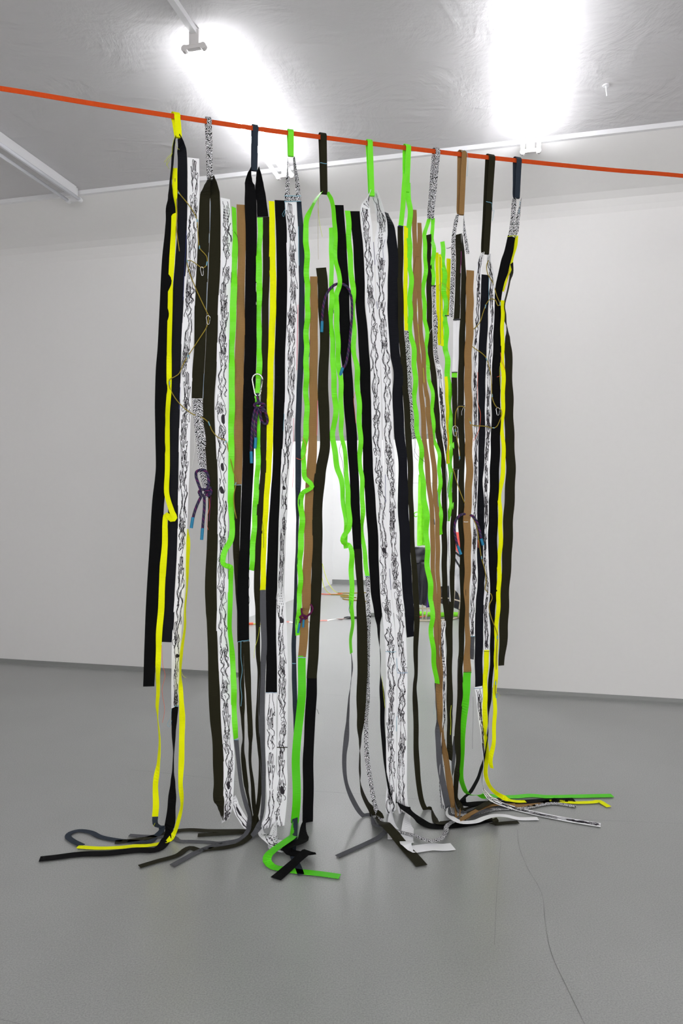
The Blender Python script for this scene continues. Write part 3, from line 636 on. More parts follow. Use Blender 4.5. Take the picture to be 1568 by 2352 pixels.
S(b5, 'olive', '615 725 749;640 728 752.5;700 730 753.6;800 734.4 756.6;850 730.7 754;925 730 755.5;1000 734 757.5;1030 733 757;1075 725 750;1100 721 747.4;1150 718 741.5;1250 716 740;1350 713.7 739;1400 712.5 736;1480 708 732.5;1558 703.8 727.6', dz=2)
S(b5, 'black', '1551 704.2 727.8;1600 702 727.5;1650 699 725;1700 697.5 721.5;1750 695 720;1800 695 720;1850 694.5 719.5;1895 693.5 719.3;k 702 1914 -4 22;f 690 1932 .02;f 668 1940 .03;f 658 1948 .03;f 670 1958 .012;f 696 1962 .014;f 713 1962 .03;f 708 1954 .05;f 690 1968 .04;f 672 1984 .02;f 652 2002 .008;f 633 2018 .006', dz=3.4, W_px=25)
S(b5, 'green', 'k 752 442 0 3;k 756 449 0 4;k 760.5 458 0 6;480 761.7 768;507 764 771.3;550 765 773.3;600 767.4 777.7;630 770.5 781;652 774 784.3;k 778 660 6 11;k 773 676 9 12;700 766 779;750 767.5 780.5;800 769 780.5;850 774.5 786;925 777 788.5;975 778.5 789.5;1000 781 790.3;1050 787 795.5;1075 791 800.5;1100 791.2 802.5;1150 792.7 805;1200 795.6 807.4;k 799 1217 -4 13;k 792 1230 -14 11;k 788 1242 -22 8;k 793 1250 -14 7;k 801 1252 -2 10;1262 799 810;1300 800.7 813;1350 802.5 813.5;1400 804 810.5;1440 806 809.5;1500 805 807.8', dz=-9, W_px=12)
S(b5, 'grey', '1501 804.5 808;1535 806 812;1570 803.6 806.5;1600 798 804;1650 794.6 803;1700 788.4 801;1740 785.5 796;1800 790.7 799.5;1850 811 822;k 832 1872 0 9;k 852 1886 -2 11;f 866 1896 .03;f 882 1897 .03;f 886 1907 .02;f 872 1921 .01;f 845 1935;f 810 1951;f 774 1967', dz=2, W_px=13)
S(b5, 'green', '523 755.5 764.5;600 756 766;640 757 767;670 755.5 766;700 754 765.5;800 757.5 769;850 759 772;925 763 776;975 761.5 773.5;1000 758.7 771.5;1050 763 776;1075 768 781;1100 777 789;1150 783.5 793.5;1200 787.6 797.5;1260 791 800.5', dz=-2, W_px=12.5)
S(b5, 'black', '471 766.7 789;520 770 793;600 773.5 798;700 778 803;800 781 806.5;850 786 808;925 789 813.5;1000 795 820;1075 800.5 822;1150 804.5 826.5;1200 807 828;1265 811.5 831.5', dz=3, W_px=25)
S(b5, 'olive', '1261 812 831.3;1350 818 835.5;1400 818.5 841;1450 819 843.5;1500 820 844.5;1600 818 841;1650 818.5 837.5;1700 821.7 833.5;1740 824 828;1770 825 827.5;1800 823.6 830.5;1820 826 836;1850 840 850.5;k 866 1879 -4 22;f 886 1894 .05;f 905 1915 .035;f 925 1940 .015;f 955 1973;f 968 1988', dz=2, W_px=25)
S(b5, 'green', '484 791.5 804;550 796 809;600 798 810.3;650 802 814.5;700 805 816.2;750 808.5 818;800 806 818;820 808 818;850 812 825;900 817 829.3;925 818.5 830.6;1000 820 831.5;1075 822.5 833.5;1100 826 836.5;1150 826.6 837.2;1200 828 832.5;1250 831 839.5;1323 838.5 848.6', dz=0, W_px=12)
S(b5, 'zebra', '1319 838.4 848.6;1350 840 849.5;1400 841.3 849.5;1450 843 849;1500 843.5 847.5;1550 842 848;1600 842 847.3;1650 838 844;1700 835.5 845;1750 839 849.5;1800 847 856.5;1850 856 866;k 868 1872 3 10;f 885 1896 .01;f 918 1910;f 953 1919 .012;f 973 1927 .02;f 992 1932 .02;f 1010 1927 .02;f 1022 1915 .02;f 1027 1896 .012;f 1045 1884', dz=3, W_px=11)
S(b5, 'black', '485 803.5 826;550 808.7 832;600 812 836;700 816.8 839;800 823 847;850 825 850.5;925 829 852.5;1000 831 853.5;1075 834 857.5;1150 838 862;1250 845 869.5;1350 849.6 872;1400 857 876.5;1440 863 876;1500 870 876;1545 869 876.5;1600 869 885;1700 873 888;1760 880 893;1820 892 908;k 915 1842 6 16;f 934 1858 .06;f 958 1880 .02;f 985 1896;f 1030 1897;f 1085 1890;f 1130 1880', dz=6, W_px=25)
seam(b5, 683, 702, 1510, 'thread_pale', t=.002); seam(b5, 838, 849, 1323.5, 'thread_blue')
stitch(b5, 'thread_navy', 711, 780, 710, 820); stitch(b5, 'thread_pink', 729, 920, 728, 1000); stitch(b5, 'thread_dark', 764, 650, 766, 720)
thread(b5, 'thread_lime', [(730, 455), (732, 500), (738, 535), (740, 544)]); thread(b5, 'cord_yellow', [(731, 450), (730, 520), (731, 596)], r=.0006)
thread(b5, 'thread_red', [(695, 1004), (703, 1025), (701, 1045), (692, 1056), (680, 1052)], r=.001); thread(b5, 'thread_red', [(816, 900), (812, 915), (814, 940), (817, 972)])
thread(b5, 'thread_dark', [(784, 1015), (779, 1035), (786, 1060), (790, 1095)]); thread(b5, 'thread_navy', [(804, 1340), (806, 1380), (801, 1400), (805, 1412)], r=.0011)
thread(b5, 'thread_dark', [(727, 1628), (732, 1640)])
# 6 ---------------------------------------------------------------- green loop, white pair
b6 = bundle(860, 'strap bundle on a long green loop carrying the two broadest drawn white straps')
loop(b6, 'green', (850, 325), (854, 449), (845, 332), 12, 'neon green hanging loop')
S(b6, 'white', '441 848 851;460 840 849.5;480 827.5 850;520 829.5 854.5;560 834 857;600 836 859;650 837 860.5;700 839.7 864;800 847.8 872;850 850 873.5;925 851.7 876.3;1000 853.5 877.4;1075 856.5 881;1150 862 887;1250 869 892;1350 872.5 897.5;1400 876.7 902.7;1497 884.5 909.7;1600 886 911.5;1700 885.3 910.7;1800 887.3 910.5;1850 885 909;k 900 1892 4 23;f 904 1927', dz=1, ripple=.001)
S(b6, 'white', '443 858 861;465 863 870;490 868 878;520 868 886;560 860.5 888;600 860.5 890;700 864.5 889;800 872.3 894;850 874 899.4;925 876.7 901.7;1000 877.8 904;1075 881.3 908;1150 887.5 910.5;1250 892.5 916;1350 898 924;1400 903 928;1450 907 931.5;1545 911.5 935.7;1600 912.2 934;1700 911.7 934.8;1800 912 933;1850 911.7 937;1895 922 951;k 940 1917 -4 20;f 936 1938 .03;f 945 1949 .012;f 967 1948;f 990 1945;f 1020 1946;f 1040 1944', dz=0, ripple=.001)
S(b6, 'navy', '488 877.6 894.5;530 884.5 908.6;560 889 913;600 890.5 914;700 889 915.5;800 893 917;850 901.5 924;925 901 926.5;1000 905 929.5;1075 914.5 936;1150 912.7 938.5;1250 917 942;1350 923.5 947.5;1400 927.5 950;1463 932.5 952', dz=3, ripple=.004)
seam(b6, 885, 909.5, 1497, 'thread_blue', t=.0012); seam(b6, 912, 936, 1545.5, 'thread_pale', t=.0022)
stitch(b6, 'thread_navy', 857.5, 556, 861, 608); stitch(b6, 'thread_navy', 864, 692, 867, 710); stitch(b6, 'thread_navy', 884.5, 1090, 885.5, 1156); stitch(b6, 'thread_navy', 894.5, 1306, 897.5, 1355)
stitch(b6, 'thread_blue', 911, 1512, 912, 1542); stitch(b6, 'thread_blue', 911, 1645, 910, 1680); thread(b6, 'thread_navy', [(884, 550), (879, 572), (881, 598)])
thread(b6, 'thread_lime', [(877, 1553), (880, 1590), (884, 1626)])
# 7 ---------------------------------------------------------------- long green loop, tan pair
b7 = bundle(950, 'strap bundle on two crossed long green bands, with a tan pair and zebra strip')
loop(b7, 'green', (938, 336), (934, 440), (930, 346), 12, 'neon green hanging loop')
S(b7, 'green', '400 924.5 936;430 922 933.5;470 919.5 931;495 917 928.5;518 914.5 926', dz=-15, ripple=.001)
S(b7, 'green', '420 932 942;470 932 944.8;520 934 946;600 936 947;700 936 947.8;750 936.7 948.7;800 942.3 954;850 945.5 957.4;925 948.3 959.7;975 950.5 961.7;1000 954 964.3;1050 962 973;1075 963 974.5;1150 967.7 981.5;1250 974.6 987;1350 980 993;1400 986 996.5;1450 988 997;1500 991 998;1568 997.5 1004', dz=-4, W_px=13)
S(b7, 'grey', '1568 995.5 1003;1600 997.5 1003;1650 1000.5 1007;1690 999 1011.5;1750 1002 1016;1800 1010 1024;1850 1020.5 1035;k 1032 1868 0 14;f 1048 1880 .012;f 1075 1876 .02;f 1100 1862 .035;f 1125 1858 .02', dz=-6, W_px=14.5)
S(b7, 'olive', '520 912.5 926;600 912.6 926.5;650 912 925.5;750 914 928;850 921 936;925 925 939.5;1000 930 946;1075 935.6 948.9;1150 937 948.5;1250 942 952.5;1350 947 961;1400 949.5 962.6;1450 951 960.5;1500 952 958;1550 953.5 956;1575 950.7 954;1620 949.5 957.7;1650 949 959;1700 949 961;1750 951 964.5;1800 955 967;1850 966.5 977.5;k 989 1876 0 12;f 1008 1890 .012;f 1032 1888;f 1070 1884', dz=2, W_px=14.5)
S(b7, 'yellow', '519 927 936.8;600 926.6 936;650 926 936;700 926 935.8;759 928.5 937', dz=1, ripple=.001)
S(b7, 'zebra', '760 928.5 938;800 931 941.3;850 934.3 943.6;925 938.4 947.3;975 942.3 951;1008 947 956.3', dz=1, ripple=.001)
S(b7, 'tan', '482 945 956.5;500 945.5 957.2;550 947 957.6;587 948 959;600 949 960;650 946.6 957.5;700 946.6 957.6;750 949.3 960.3;800 954 965.5;850 957.5 968.5;890 961 971;925 964.8 976;1000 967.5 979.3;1075 975 987;1150 983.7 994.6;1200 987 998;1250 987 998.5;1350 992 1001.5;1450 996.5 1004;1562 1001.5 1008;1600 999.5 1009;1650 1005 1012;1700 1013 1016.5;1750 1019 1026;1800 1026.5 1034;1850 1035 1042;k 1046 1876 -6 14;f 1056 1884 .03;f 1072 1874 .03;f 1098 1860 .035;f 1131 1849 .02;f 1181 1848;f 1234 1846;f 1277 1834', dz=-2, W_px=11.5)
S(b7, 'tan', '512 958 967.5;550 957.6 969;600 957.5 969;650 957.5 968;700 957.8 968.5;750 960.3 971;800 965.5 976.5;850 968.5 978.5;890 971 980;925 976.2 988;1000 982 993.5;1075 990.5 1002.3;1150 995 1007;1200 998.3 1009;1250 998.8 1010;1350 1001.7 1011;1450 1004 1011.3;1562 1008 1014.5;1600 1007 1016.7;1650 1010 1018;1700 1014.5 1018.5;1750 1023 1031;1800 1031 1039.5;1850 1038.5 1046;k 1055 1872 -3 14;f 1066 1881 .02;f 1087 1866 .02;f 1130 1853;f 1186 1852;f 1230 1850', dz=-1, W_px=11.5)
S(b7, 'tan', '589 953.5 963.5;594 953.5 965;640 948 962;668 947.5 961', dz=-4, ripple=.001)
seam(b7, 914.5, 926, 519, 'thread_navy', dz=-16, t=.003); seam(b7, 1001.5, 1014.5, 1562.5, 'thread_dark', t=.0012)
for a in ((957.5, 638, 956.8, 665, 'thread_white'), (957.7, 700, 957.5, 716, 'thread_lime'), (959.5, 745, 965, 812, 'thread_lime'), (971.5, 845, 974.5, 890, 'thread_lime'), (975.5, 898, 978, 935, 'thread_white')):
    stitch(b7, a[4], *a[:4])
stitch(b7, 'thread_dark', 996.5, 1192, 997.5, 1205, r=.002); stitch(b7, 'thread_dark', 994.5, 1361, 996.5, 1378, r=.002)
thread(b7, 'thread_dark', [(951, 1008), (952, 1035), (958, 1046), (968, 1055), (982, 1067)]); thread(b7, 'thread_dark', [(954, 1008), (953, 1030), (951, 1048), (960, 1058)])
thread(b7, 'thread_pale', [(998, 1610), (997, 1630), (996, 1641)])
# 8 ---------------------------------------------------------------- zebra loop, green V
b8 = bundle(1010, 'strap bundle on a slanting zebra loop with green legs and short yellow strips')
loop(b8, 'zebra', (1005.5, 344), (990.5, 501), (997, 352), 11, 'zebra patterned hanging loop')
S(b8, 'green', 'k 985.5 501 0 5;k 981.5 517 0 8;540 970.5 980;560 969 978.8;600 973 980;640 969.5 979.3;700 969 979;750 972 981.5;800 976 983.5;830 978 985;850 979.5 987.5;870 982.6 990.3;925 988 996.5;970 990 999.3;1000 993.7 1001.5;1050 1002.5 1010.5;1100 1004.5 1014.5;1150 1006 1014.3;1228 1009 1013.5', dz=-1, W_px=10.5)
S(b8, 'olive', '539 979 988.5;600 979 990.2;700 979 991;750 981.5 993;800 982 994.3;850 986.5 1000;925 993.6 1008;1000 1000.5 1014;1075 1013 1024.5;1150 1014.5 1026.5;1250 1013 1026.5;1350 1014.8 1027.5;1400 1018 1032;1450 1022 1038;1500 1024 1038.5;1600 1025.5 1038.5;1700 1025.5 1038;1745 1029 1035', dz=3, W_px=15)
S(b8, 'green', 'k 994 502 0 5;k 993.5 516 0 8;540 989 998;600 988.5 998.5;655 991 999.4', dz=-2)
S(b8, 'zebra', '656 991.5 999.6;700 992.5 1000;735 994 1004.7;800 995.5 1004.8;835 1000.5 1009.3', dz=-2)
S(b8, 'white', '836 1000.6 1011;850 1002 1015.5;925 1006.8 1021.5;1000 1015 1027;1050 1020.5 1026.5;1100 1021.5 1026.3;1150 1024 1029;1250 1026 1032.3;1350 1029.5 1034.3;1381 1031 1034', dz=-3, W_px=15)
S(b8, 'white', '1425 1017.7 1020.5;1450 1010 1021.5;1500 1008.6 1022.5;1556 1014 1023.7', dz=0, W_px=14.5)
S(b8, 'white', '1557 1014 1024;1620 1015 1025;1700 1011 1020;1780 1007 1015;1830 1013 1020;k 1025 1860 -4 9;f 1036 1877 .03;f 1058 1888 .03;f 1090 1887 .03;f 1112 1879 .03;f 1136 1873 .025;f 1163 1874 .015;f 1190 1880;f 1235 1880', dz=1, W_px=14.5, dens=.8)
S(b8, 'zebra', '1700 1019 1024;1740 1021 1026;1790 1006.5 1014;1832 1008 1014.5;k 1018 1860 4 8;f 1060 1872;f 1100 1866;f 1140 1858;f 1200 1856;f 1268 1845;f 1322 1852', dz=4, W_px=13)
S(b8, 'yellow', '580 999 1007;650 1000.5 1008.5;700 1001.3 1009;750 1002.5 1010.5;793 1005.6 1012', dz=22, ripple=.001)
S(b8, 'yellow', '584 1007 1014;650 1008.7 1017;700 1009.3 1016.7;750 1010.8 1018.3;795 1012.3 1018.3', dz=22, ripple=.001)
S(b8, 'green', '555 1011 1020;600 1014.8 1024.3;650 1015 1026.3;680 1014.7 1023;710 1017 1026;760 1018.5 1031;800 1018.3 1031.3;850 1019 1033;900 1027 1037.5;925 1029 1038.3;1000 1029.5 1038.3;1075 1030.5 1040;1100 1031.5 1039.5;1150 1029 1038;1197 1027.5 1031', dz=16, W_px=12.5)
S(b8, 'yellow', '594 1025 1035;650 1024.5 1033.6;724 1021.7 1030.6', dz=26, ripple=.001)
S(b8, 'yellow', '865 1020.5 1027;925 1024.5 1029;1000 1026 1029.3;1065 1026 1030.5', dz=12, W_px=9)
seam(b8, 991, 1000, 656.5, 'thread_dark', t=.003); seam(b8, 1021.5, 1030.5, 725, 'thread_dark', dz=18, t=.0025); seam(b8, 1014, 1024, 1556.5, 'thread_pale', t=.002)
stitch(b8, 'thread_red', 1028, 965, 1030, 1063); stitch(b8, 'thread_dark', 1010.5, 590, 1011, 790, dz=20); stitch(b8, 'thread_blue', 1005, 1130, 1006.5, 1170)
thread(b8, 'cord_yellow', [(1009, 668), (1008, 655), (1016, 650), (1026, 660), (1034, 668)], dz=10); thread(b8, 'thread_white', [(994, 752), (988, 760), (984, 770)]); thread(b8, 'thread_lime', [(982, 756), (987, 766)])
thread(b8, 'thread_lime', [(1036, 1620), (1034, 1640), (1035, 1660), (1034, 1688)], r=.0012); thread(b8, 'thread_pale', [(1037, 1085), (1032, 1105), (1030, 1125), (1027, 1150)], r=.0012)
# 9 ---------------------------------------------------------------- tan loop
b9 = bundle(1060, 'strap bundle on a tan loop, zebra legs around olive straps, long tan strap to green')
loop(b9, 'tan', (1066, 350), (1059.5, 492), (1056, 358), 12.5, 'tan brown hanging loop')
S(b9, 'zebra', '493 1049 1051;520 1040.5 1049;560 1036.6 1046;600 1035.5 1045.3;650 1034 1044.8;700 1032.5 1042;728 1031.6 1040', dz=-1, W_px=10)
S(b9, 'zebra', '493 1063 1066;515 1063 1068.5;540 1063.5 1071;583 1070 1077.8', dz=-5, W_px=8.5)
S(b9, 'olive', '538 1048 1056.5;600 1046.5 1058;650 1045 1057.5;700 1043 1057;733 1041.5 1056', dz=1, ripple=.001)
S(b9, 'olive', '538 1056.5 1064.5;600 1058 1069.5;650 1057.5 1070.3;700 1057 1069.6;800 1053 1068.3;850 1051.5 1066;932 1050.5 1065.3', dz=0, ripple=.002)
S(b9, 'olive', '930 1051.5 1066;1000 1052 1066.5;1075 1054 1067.3;1150 1051.5 1066;1200 1051 1065;1250 1056 1067;1350 1058 1067;1400 1057.5 1066;1500 1053 1064;1530 1053.5 1059;1570 1052 1060.5;1600 1050.5 1060.3;1650 1048 1058.8;1700 1042.5 1058;1750 1046 1058.8;1800 1044.5 1050;1835 1045 1049;f 1062 1858 .01;f 1100 1850;f 1150 1846;f 1181 1842', dz=4, W_px=15)
S(b9, 'white', '735 1040 1047.5;800 1039.5 1046.5;853 1038 1045.5', dz=3, ripple=.001, plainwhite=True)
S(b9, 'white', '735 1047.7 1054;800 1046.7 1053;853 1045.7 1052', dz=3, ripple=.001, plainwhite=True)
S(b9, 'green', '855 1037 1050;867 1036.5 1049.7', dz=2, ripple=0)
S(b9, 'olive', '867 1036 1049.5;925 1037.8 1050.3;1000 1039 1052;1077 1040.5 1055', dz=3, ripple=.003)
S(b9, 'olive', '1078 1040.5 1051;1150 1037.8 1049.5;1200 1033.6 1047.3;1250 1033 1046;1300 1034 1045;1350 1032 1044;1420 1027 1040;1560 1027 1039;1640 1028 1038', dz=6, W_px=14)
S(b9, 'grey', '1690 1040 1048;1740 1036 1046;1765 1035 1043.5;1790 1036.5 1040;1840 1042 1046;f 1060 1866;f 1092 1856 .01;f 1120 1852 .01;f 1165 1856', dz=7, W_px=12)
S(b9, 'tan', '621 1070 1089;650 1070 1088.5;750 1068 1086.6;850 1065.8 1083.3;925 1065.8 1084;1000 1067 1085.7;1075 1068.5 1085.7;1150 1065.8 1083.3;1175 1064.6 1083;1187 1064 1083;k 1073 1194 6 18;1215 1064 1082;1250 1064.6 1082;1350 1065 1080;1400 1065.5 1078.5;1480 1065.5 1080;1543 1063.7 1082.7', dz=-8)
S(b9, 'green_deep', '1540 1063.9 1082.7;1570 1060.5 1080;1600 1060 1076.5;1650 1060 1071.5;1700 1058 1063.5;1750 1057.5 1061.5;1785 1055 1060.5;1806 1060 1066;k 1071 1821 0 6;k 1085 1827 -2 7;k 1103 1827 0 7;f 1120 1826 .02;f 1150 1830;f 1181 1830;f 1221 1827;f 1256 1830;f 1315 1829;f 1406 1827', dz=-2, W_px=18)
S(b9, 'olive', 'f 1150 1834 .012;f 1122 1843 .03;f 1105 1852 .04;f 1086 1864 .03;f 1072 1868 .02', dz=0, W_px=14)
S(b9, 'olive', 'f 1112 1878 .01;f 1126 1884 .02;f 1136 1882 .04;f 1138 1890 .02;f 1130 1893 .006;f 1160 1890;f 1190 1888', dz=0, W_px=14)
seam(b9, 1037, 1050, 855, 'thread_dark', dz=-1, t=.002); seam(b9, 1041, 1056, 734, 'thread_dark', dz=-1, t=.004); seam(b9, 1051, 1066, 932.5, 'thread_dark', dz=-3, t=.004); seam(b9, 1041, 1055, 1077.5, 'thread_dark', dz=0, t=.003)
seam(b9, 1063.5, 1082.5, 1544, 'thread_dark', t=.0012); stitch(b9, 'thread_magenta', 1059, 577, 1057, 627, r=.0014); stitch(b9, 'thread_dark', 1057.5, 628, 1055.5, 700, r=.0014)
thread(b9, 'thread_dark', [(1036, 567), (1030, 570), (1025, 570)], r=.0014); thread(b9, 'thread_blue', [(1060, 348), (1066, 345), (1072, 350), (1074, 375), (1072, 405)], dz=-20)
thread(b9, 'thread_white', [(1064, 936), (1060, 945), (1060, 954)]); stitch(b9, 'thread_navy', 1053, 1080, 1052, 1120); thread(b9, 'thread_dark', [(1054, 1510), (1051, 1550), (1051, 1585)])
seam(b9, 1064.5, 1074.5, 1199, 'thread_white', dz=-6)
# 10 --------------------------------------------------------------- olive loop
b10 = bundle(1110, 'strap bundle on the longest olive loop, navy strap between two drawn white strips')
loop(b10, 'olive', (1130, 359), (1116, 582), (1121, 366), 15, 'dark olive hanging loop')
seam(b10, 1116, 1129, 463, 'thread_blue', dz=-16, y1=466); thread(b10, 'thread_blue', [(1129, 466), (1131, 485), (1134, 482), (1130, 508)], dz=-16)
S(b10, 'white', '580 1106.5 1109;590 1103 1109;612 1095.5 1106.8;640 1092.5 1104.3;700 1091.7 1102.3;750 1088 1100;800 1086 1098.8;850 1084.6 1097;925 1085 1097.3;1000 1085.5 1097.6;1075 1086 1098.8;1150 1083.7 1096.3;1250 1082.3 1095.3;1350 1080 1094.3;1400 1079 1091;1461 1078.5 1090.3', dz=-1)
S(b10, 'grey', '1462 1079 1090.3;1480 1080 1088.5;1500 1081 1086.6;1514 1081.5 1084.5', dz=2)
S(b10, 'navy', '631 1104 1123;700 1102 1121.7;800 1098.6 1118.3;850 1097 1116;925 1097 1114;1000 1098 1113.8;1050 1098.5 1111.5;1100 1096.8 1105;1150 1096.3 1108;1200 1097.5 1109;1250 1095.6 1110.3;1350 1094.5 1117;1380 1091 1112;1450 1090 1110;1580 1090 1108.6', dz=2, W_px=19)
S(b10, 'white', '1577 1088.5 1107.6;1600 1092 1108.3;1650 1097.4 1111.5;1700 1103 1115;1750 1105.5 1114;1795 1104.5 1110;k 1110 1816 0 9;k 1122 1830 -3 12;f 1136 1839 .03;f 1150 1846 .02;f 1181 1856;f 1221 1866;f 1288 1880;f 1340 1889;f 1379 1895', dz=-1, W_px=19)
S(b10, 'white', '584 1121.7 1124;600 1121.8 1124.5;628 1124 1131;642 1124 1132.5;700 1122.7 1134.3;750 1121.5 1134.6;800 1118 1131;850 1115.5 1129;925 1113.5 1127.5;1000 1113.3 1126.3;1075 1111 1122.7;1150 1110 1121.7;1250 1109 1120.3;1350 1113 1122.3;1400 1109.8 1122.5;1450 1110 1124.7;1496 1111 1123.6', dz=-2)
S(b10, 'yellow', '1493 1111.2 1123.5;1550 1109.5 1121.3;1600 1108 1117.8;1650 1109 1117;1680 1111 1114;1700 1114.5 1119;1750 1116 1119.5;1780 1112.7 1117;1800 1117.5 1123;k 1136 1819 -4 8;k 1151 1829 -4 9;f 1166 1836 .02;f 1181 1840 .01;f 1207 1841;f 1261 1838;f 1315 1843;f 1363 1842;f 1376 1840;f 1386 1846;f 1398 1853', dz=-2, W_px=13)
seam(b10, 1079, 1090.5, 1461.5, 'thread_blue', t=.0013); seam(b10, 1088, 1108.5, 1581, 'thread_pale', t=.002); seam(b10, 1111, 1124, 1496.5, 'thread_dark', t=.0012)
stitch(b10, 'thread_blue', 1122.5, 634, 1121.5, 700); thread(b10, 'thread_red', [(1097, 855), (1097, 925), (1103, 950), (1100, 985), (1094, 1000), (1087, 1013)], r=.001)
thread(b10, 'thread_dark', [(1086, 1600), (1086, 1650), (1085, 1690), (1085, 1720)], r=.0005); stitch(b10, 'thread_red', 1097, 1240, 1098, 1258)
# 11 --------------------------------------------------------------- navy loop, right end
b11 = bundle(1160, 'rightmost strap bundle, on a slate loop with zebra legs, slanting black strap and olive')
loop(b11, 'slate', (1192, 365), (1187.5, 454), (1183, 372), 12.5, 'dark slate hanging loop')
S(b11, 'zebra', '455 1179.5 1181.5;484 1173.5 1184.5;515 1169.5 1181;543 1166 1177', dz=1, W_px=12)
S(b11, 'zebra', '455 1194 1199;470 1192 1198.5;500 1184.5 1194;530 1179 1190.5;543 1177 1186', dz=-1, W_px=12)
S(b11, 'black', '543 1165 1184;580 1156.5 1178;600 1150 1173;620 1144.5 1168.5;650 1137.6 1157;700 1135 1152;750 1132 1150.5;850 1129.3 1150;925 1128 1150;1000 1126 1149.3;1075 1124.7 1148;1150 1121.3 1144;1250 1120 1143.3;1350 1121.3 1141;1450 1123 1138;1550 1120 1135;1600 1116.5 1131.5;1650 1116 1126.5;1700 1113.7 1121;k 1113 1738 3 8;k 1104 1767 6 5;k 1097 1791 6 5;k 1079 1819 2 5;k 1064 1831 -3 6;f 1060 1841 .02;f 1068 1847 .02;f 1102 1845 .012;f 1150 1844;f 1200 1842;f 1270 1838;f 1318 1837', W_px=22)
S(b11, 'yellow', '543 1183.5 1187;570 1180.5 1184.5;600 1172.5 1175.5;620 1169.5 1173;636 1161 1166.5;655 1153.5 1158.5;670 1149.5 1154', dz=4, W_px=11)
S(b11, 'yellow', '690 1149 1158.3;750 1149 1157.6;850 1149 1159.6;925 1149.6 1159.6;1000 1149 1157.6;1050 1150.7 1161;1100 1147 1158;1150 1143 1151.6;1200 1143 1153.7;1250 1143 1153.7;1350 1139.3 1150;1400 1137.4 1147.5;1500 1134 1143.3;1600 1132 1141.2;1650 1131 1140.6;1700 1127.5 1136.8;1750 1124 1130.4;1765 1128.4 1131.4', dz=-3)
S(b11, 'olive', '606 1172 1174.5;630 1173 1176;650 1166.5 1173;680 1158.5 1164.5;705 1153.5 1158.5;722 1156 1160;760 1157 1171;780 1157.5 1174.5;810 1158 1178;850 1157.5 1177;925 1157.4 1179;1000 1158.6 1182;1075 1160 1183.8;1150 1157 1182.3;1250 1152.7 1177;1350 1149 1171;1400 1147 1169.3;1450 1145 1166.5;1529 1142.5 1160', dz=1, W_px=24)
seam(b11, 1165, 1186, 543, 'thread_lime', y1=541); thread(b11, 'thread_red', [(1149, 810), (1152, 830), (1158, 845), (1153, 860), (1141, 866)], r=.001)
thread(b11, 'thread_red', [(1169, 620), (1166, 645), (1158, 672)]); thread(b11, 'thread_lime', [(1148, 840), (1147, 850), (1149, 895)]); thread(b11, 'thread_lime', [(1141, 1590), (1148, 1598), (1143, 1604)])
stitch(b11, 'thread_blue', 1194, 462, 1191, 490)

# ------------------------------------------------------------------ the orange line
lp = [(0, 203), (200, 236), (405, 268), (600, 297), (784, 321), (1000, 348), (1190, 369), (1400, 390), (1568, 404)]
P = [hang(x, y) for x, y in lp]
def to_wall(p, side):
    t = ((AL + .004 if side < 0 else AR - .004) - ab(p)[0]) / LDIR.dot(U)
    if side > 0: t = min(t, (.004 - ab(p)[1]) / LDIR.dot(NB))           # the right end reaches the rear wall first
    q = p + LDIR * t; q.z = p.z + .04; return q
P = [to_wall(P[0], -1)] + P + [to_wall(P[-1], 1)]
Q, _ = catmull(P, .06)
b0 = root('orange_line', P[len(P) // 2], 'taut orange webbing line strung across the room above all the straps', 'webbing line')
fr = Strap(); fr.P = Q; fr.n = len(Q); fr.s = [0.0]
for i in range(1, fr.n): fr.s.append(fr.s[-1] + (Q[i] - Q[i - 1]).length)
fr.T = [(Q[min(i + 1, fr.n - 1)] - Q[max(i - 1, 0)]).normalized() for i in range(fr.n)]
fr.S = [(Z - fr.T[i] * Z.dot(fr.T[i])).normalized() for i in range(fr.n)]; fr.Nm = [fr.S[i].cross(fr.T[i]) for i in range(fr.n)]; fr.hw = [.0105] * fr.n
band(fr, 'webbing', 'orange', b0)
for q, d in ((Q[0], (U, NB)), (Q[-1], (NB, U) if ab(Q[-1])[0] < AR - .01 else (-U, NB))):
    MB().box(q + d[0] * .003, d[0], d[1], Z, .004, .03, .03).build('wall_plate', 'steel', b0)

# ------------------------------------------------------------------ ropes, carabiners, cord
def rope_thing(label, parts, tips, mat='rope_purple', r=.0062, cat='rope'):
    x, y = parts[0][0][:2]; rt = root('climbing_rope', hang(x, y), label, cat, 'knotted climbing ropes tied to the straps')
    for pts in parts:
        Q, _ = catmull([hang(p[0], p[1], (p[2] if len(p) > 2 else -12) / 1000) for p in pts], .006)
        MB().tube(Q, r, 10).build('rope_strand', mat, rt, True)
    for pts in tips:
        Q = [hang(p[0], p[1], (p[2] if len(p) > 2 else -12) / 1000) for p in pts]
        o = MB().tube([Q[0], (Q[0] + Q[1]) / 2, Q[1]], r * 1.12, 10).build('end_tape', 'blue_tape', rt, False); o['label'] = 'bright blue taped rope end'
rope_thing('purple rope arching over the green strap, blue taped ends hanging apart', [[(739, 740), (742, 705), (748, 680), (757, 664), (769, 654), (779, 652, -6), (792, 655), (802, 667), (807, 688), (808, 720), (805, 760), (800, 805), (793, 838), (787, 846)]], [[(738.7, 763), (739.5, 738)], [(787, 845), (780, 865)]])
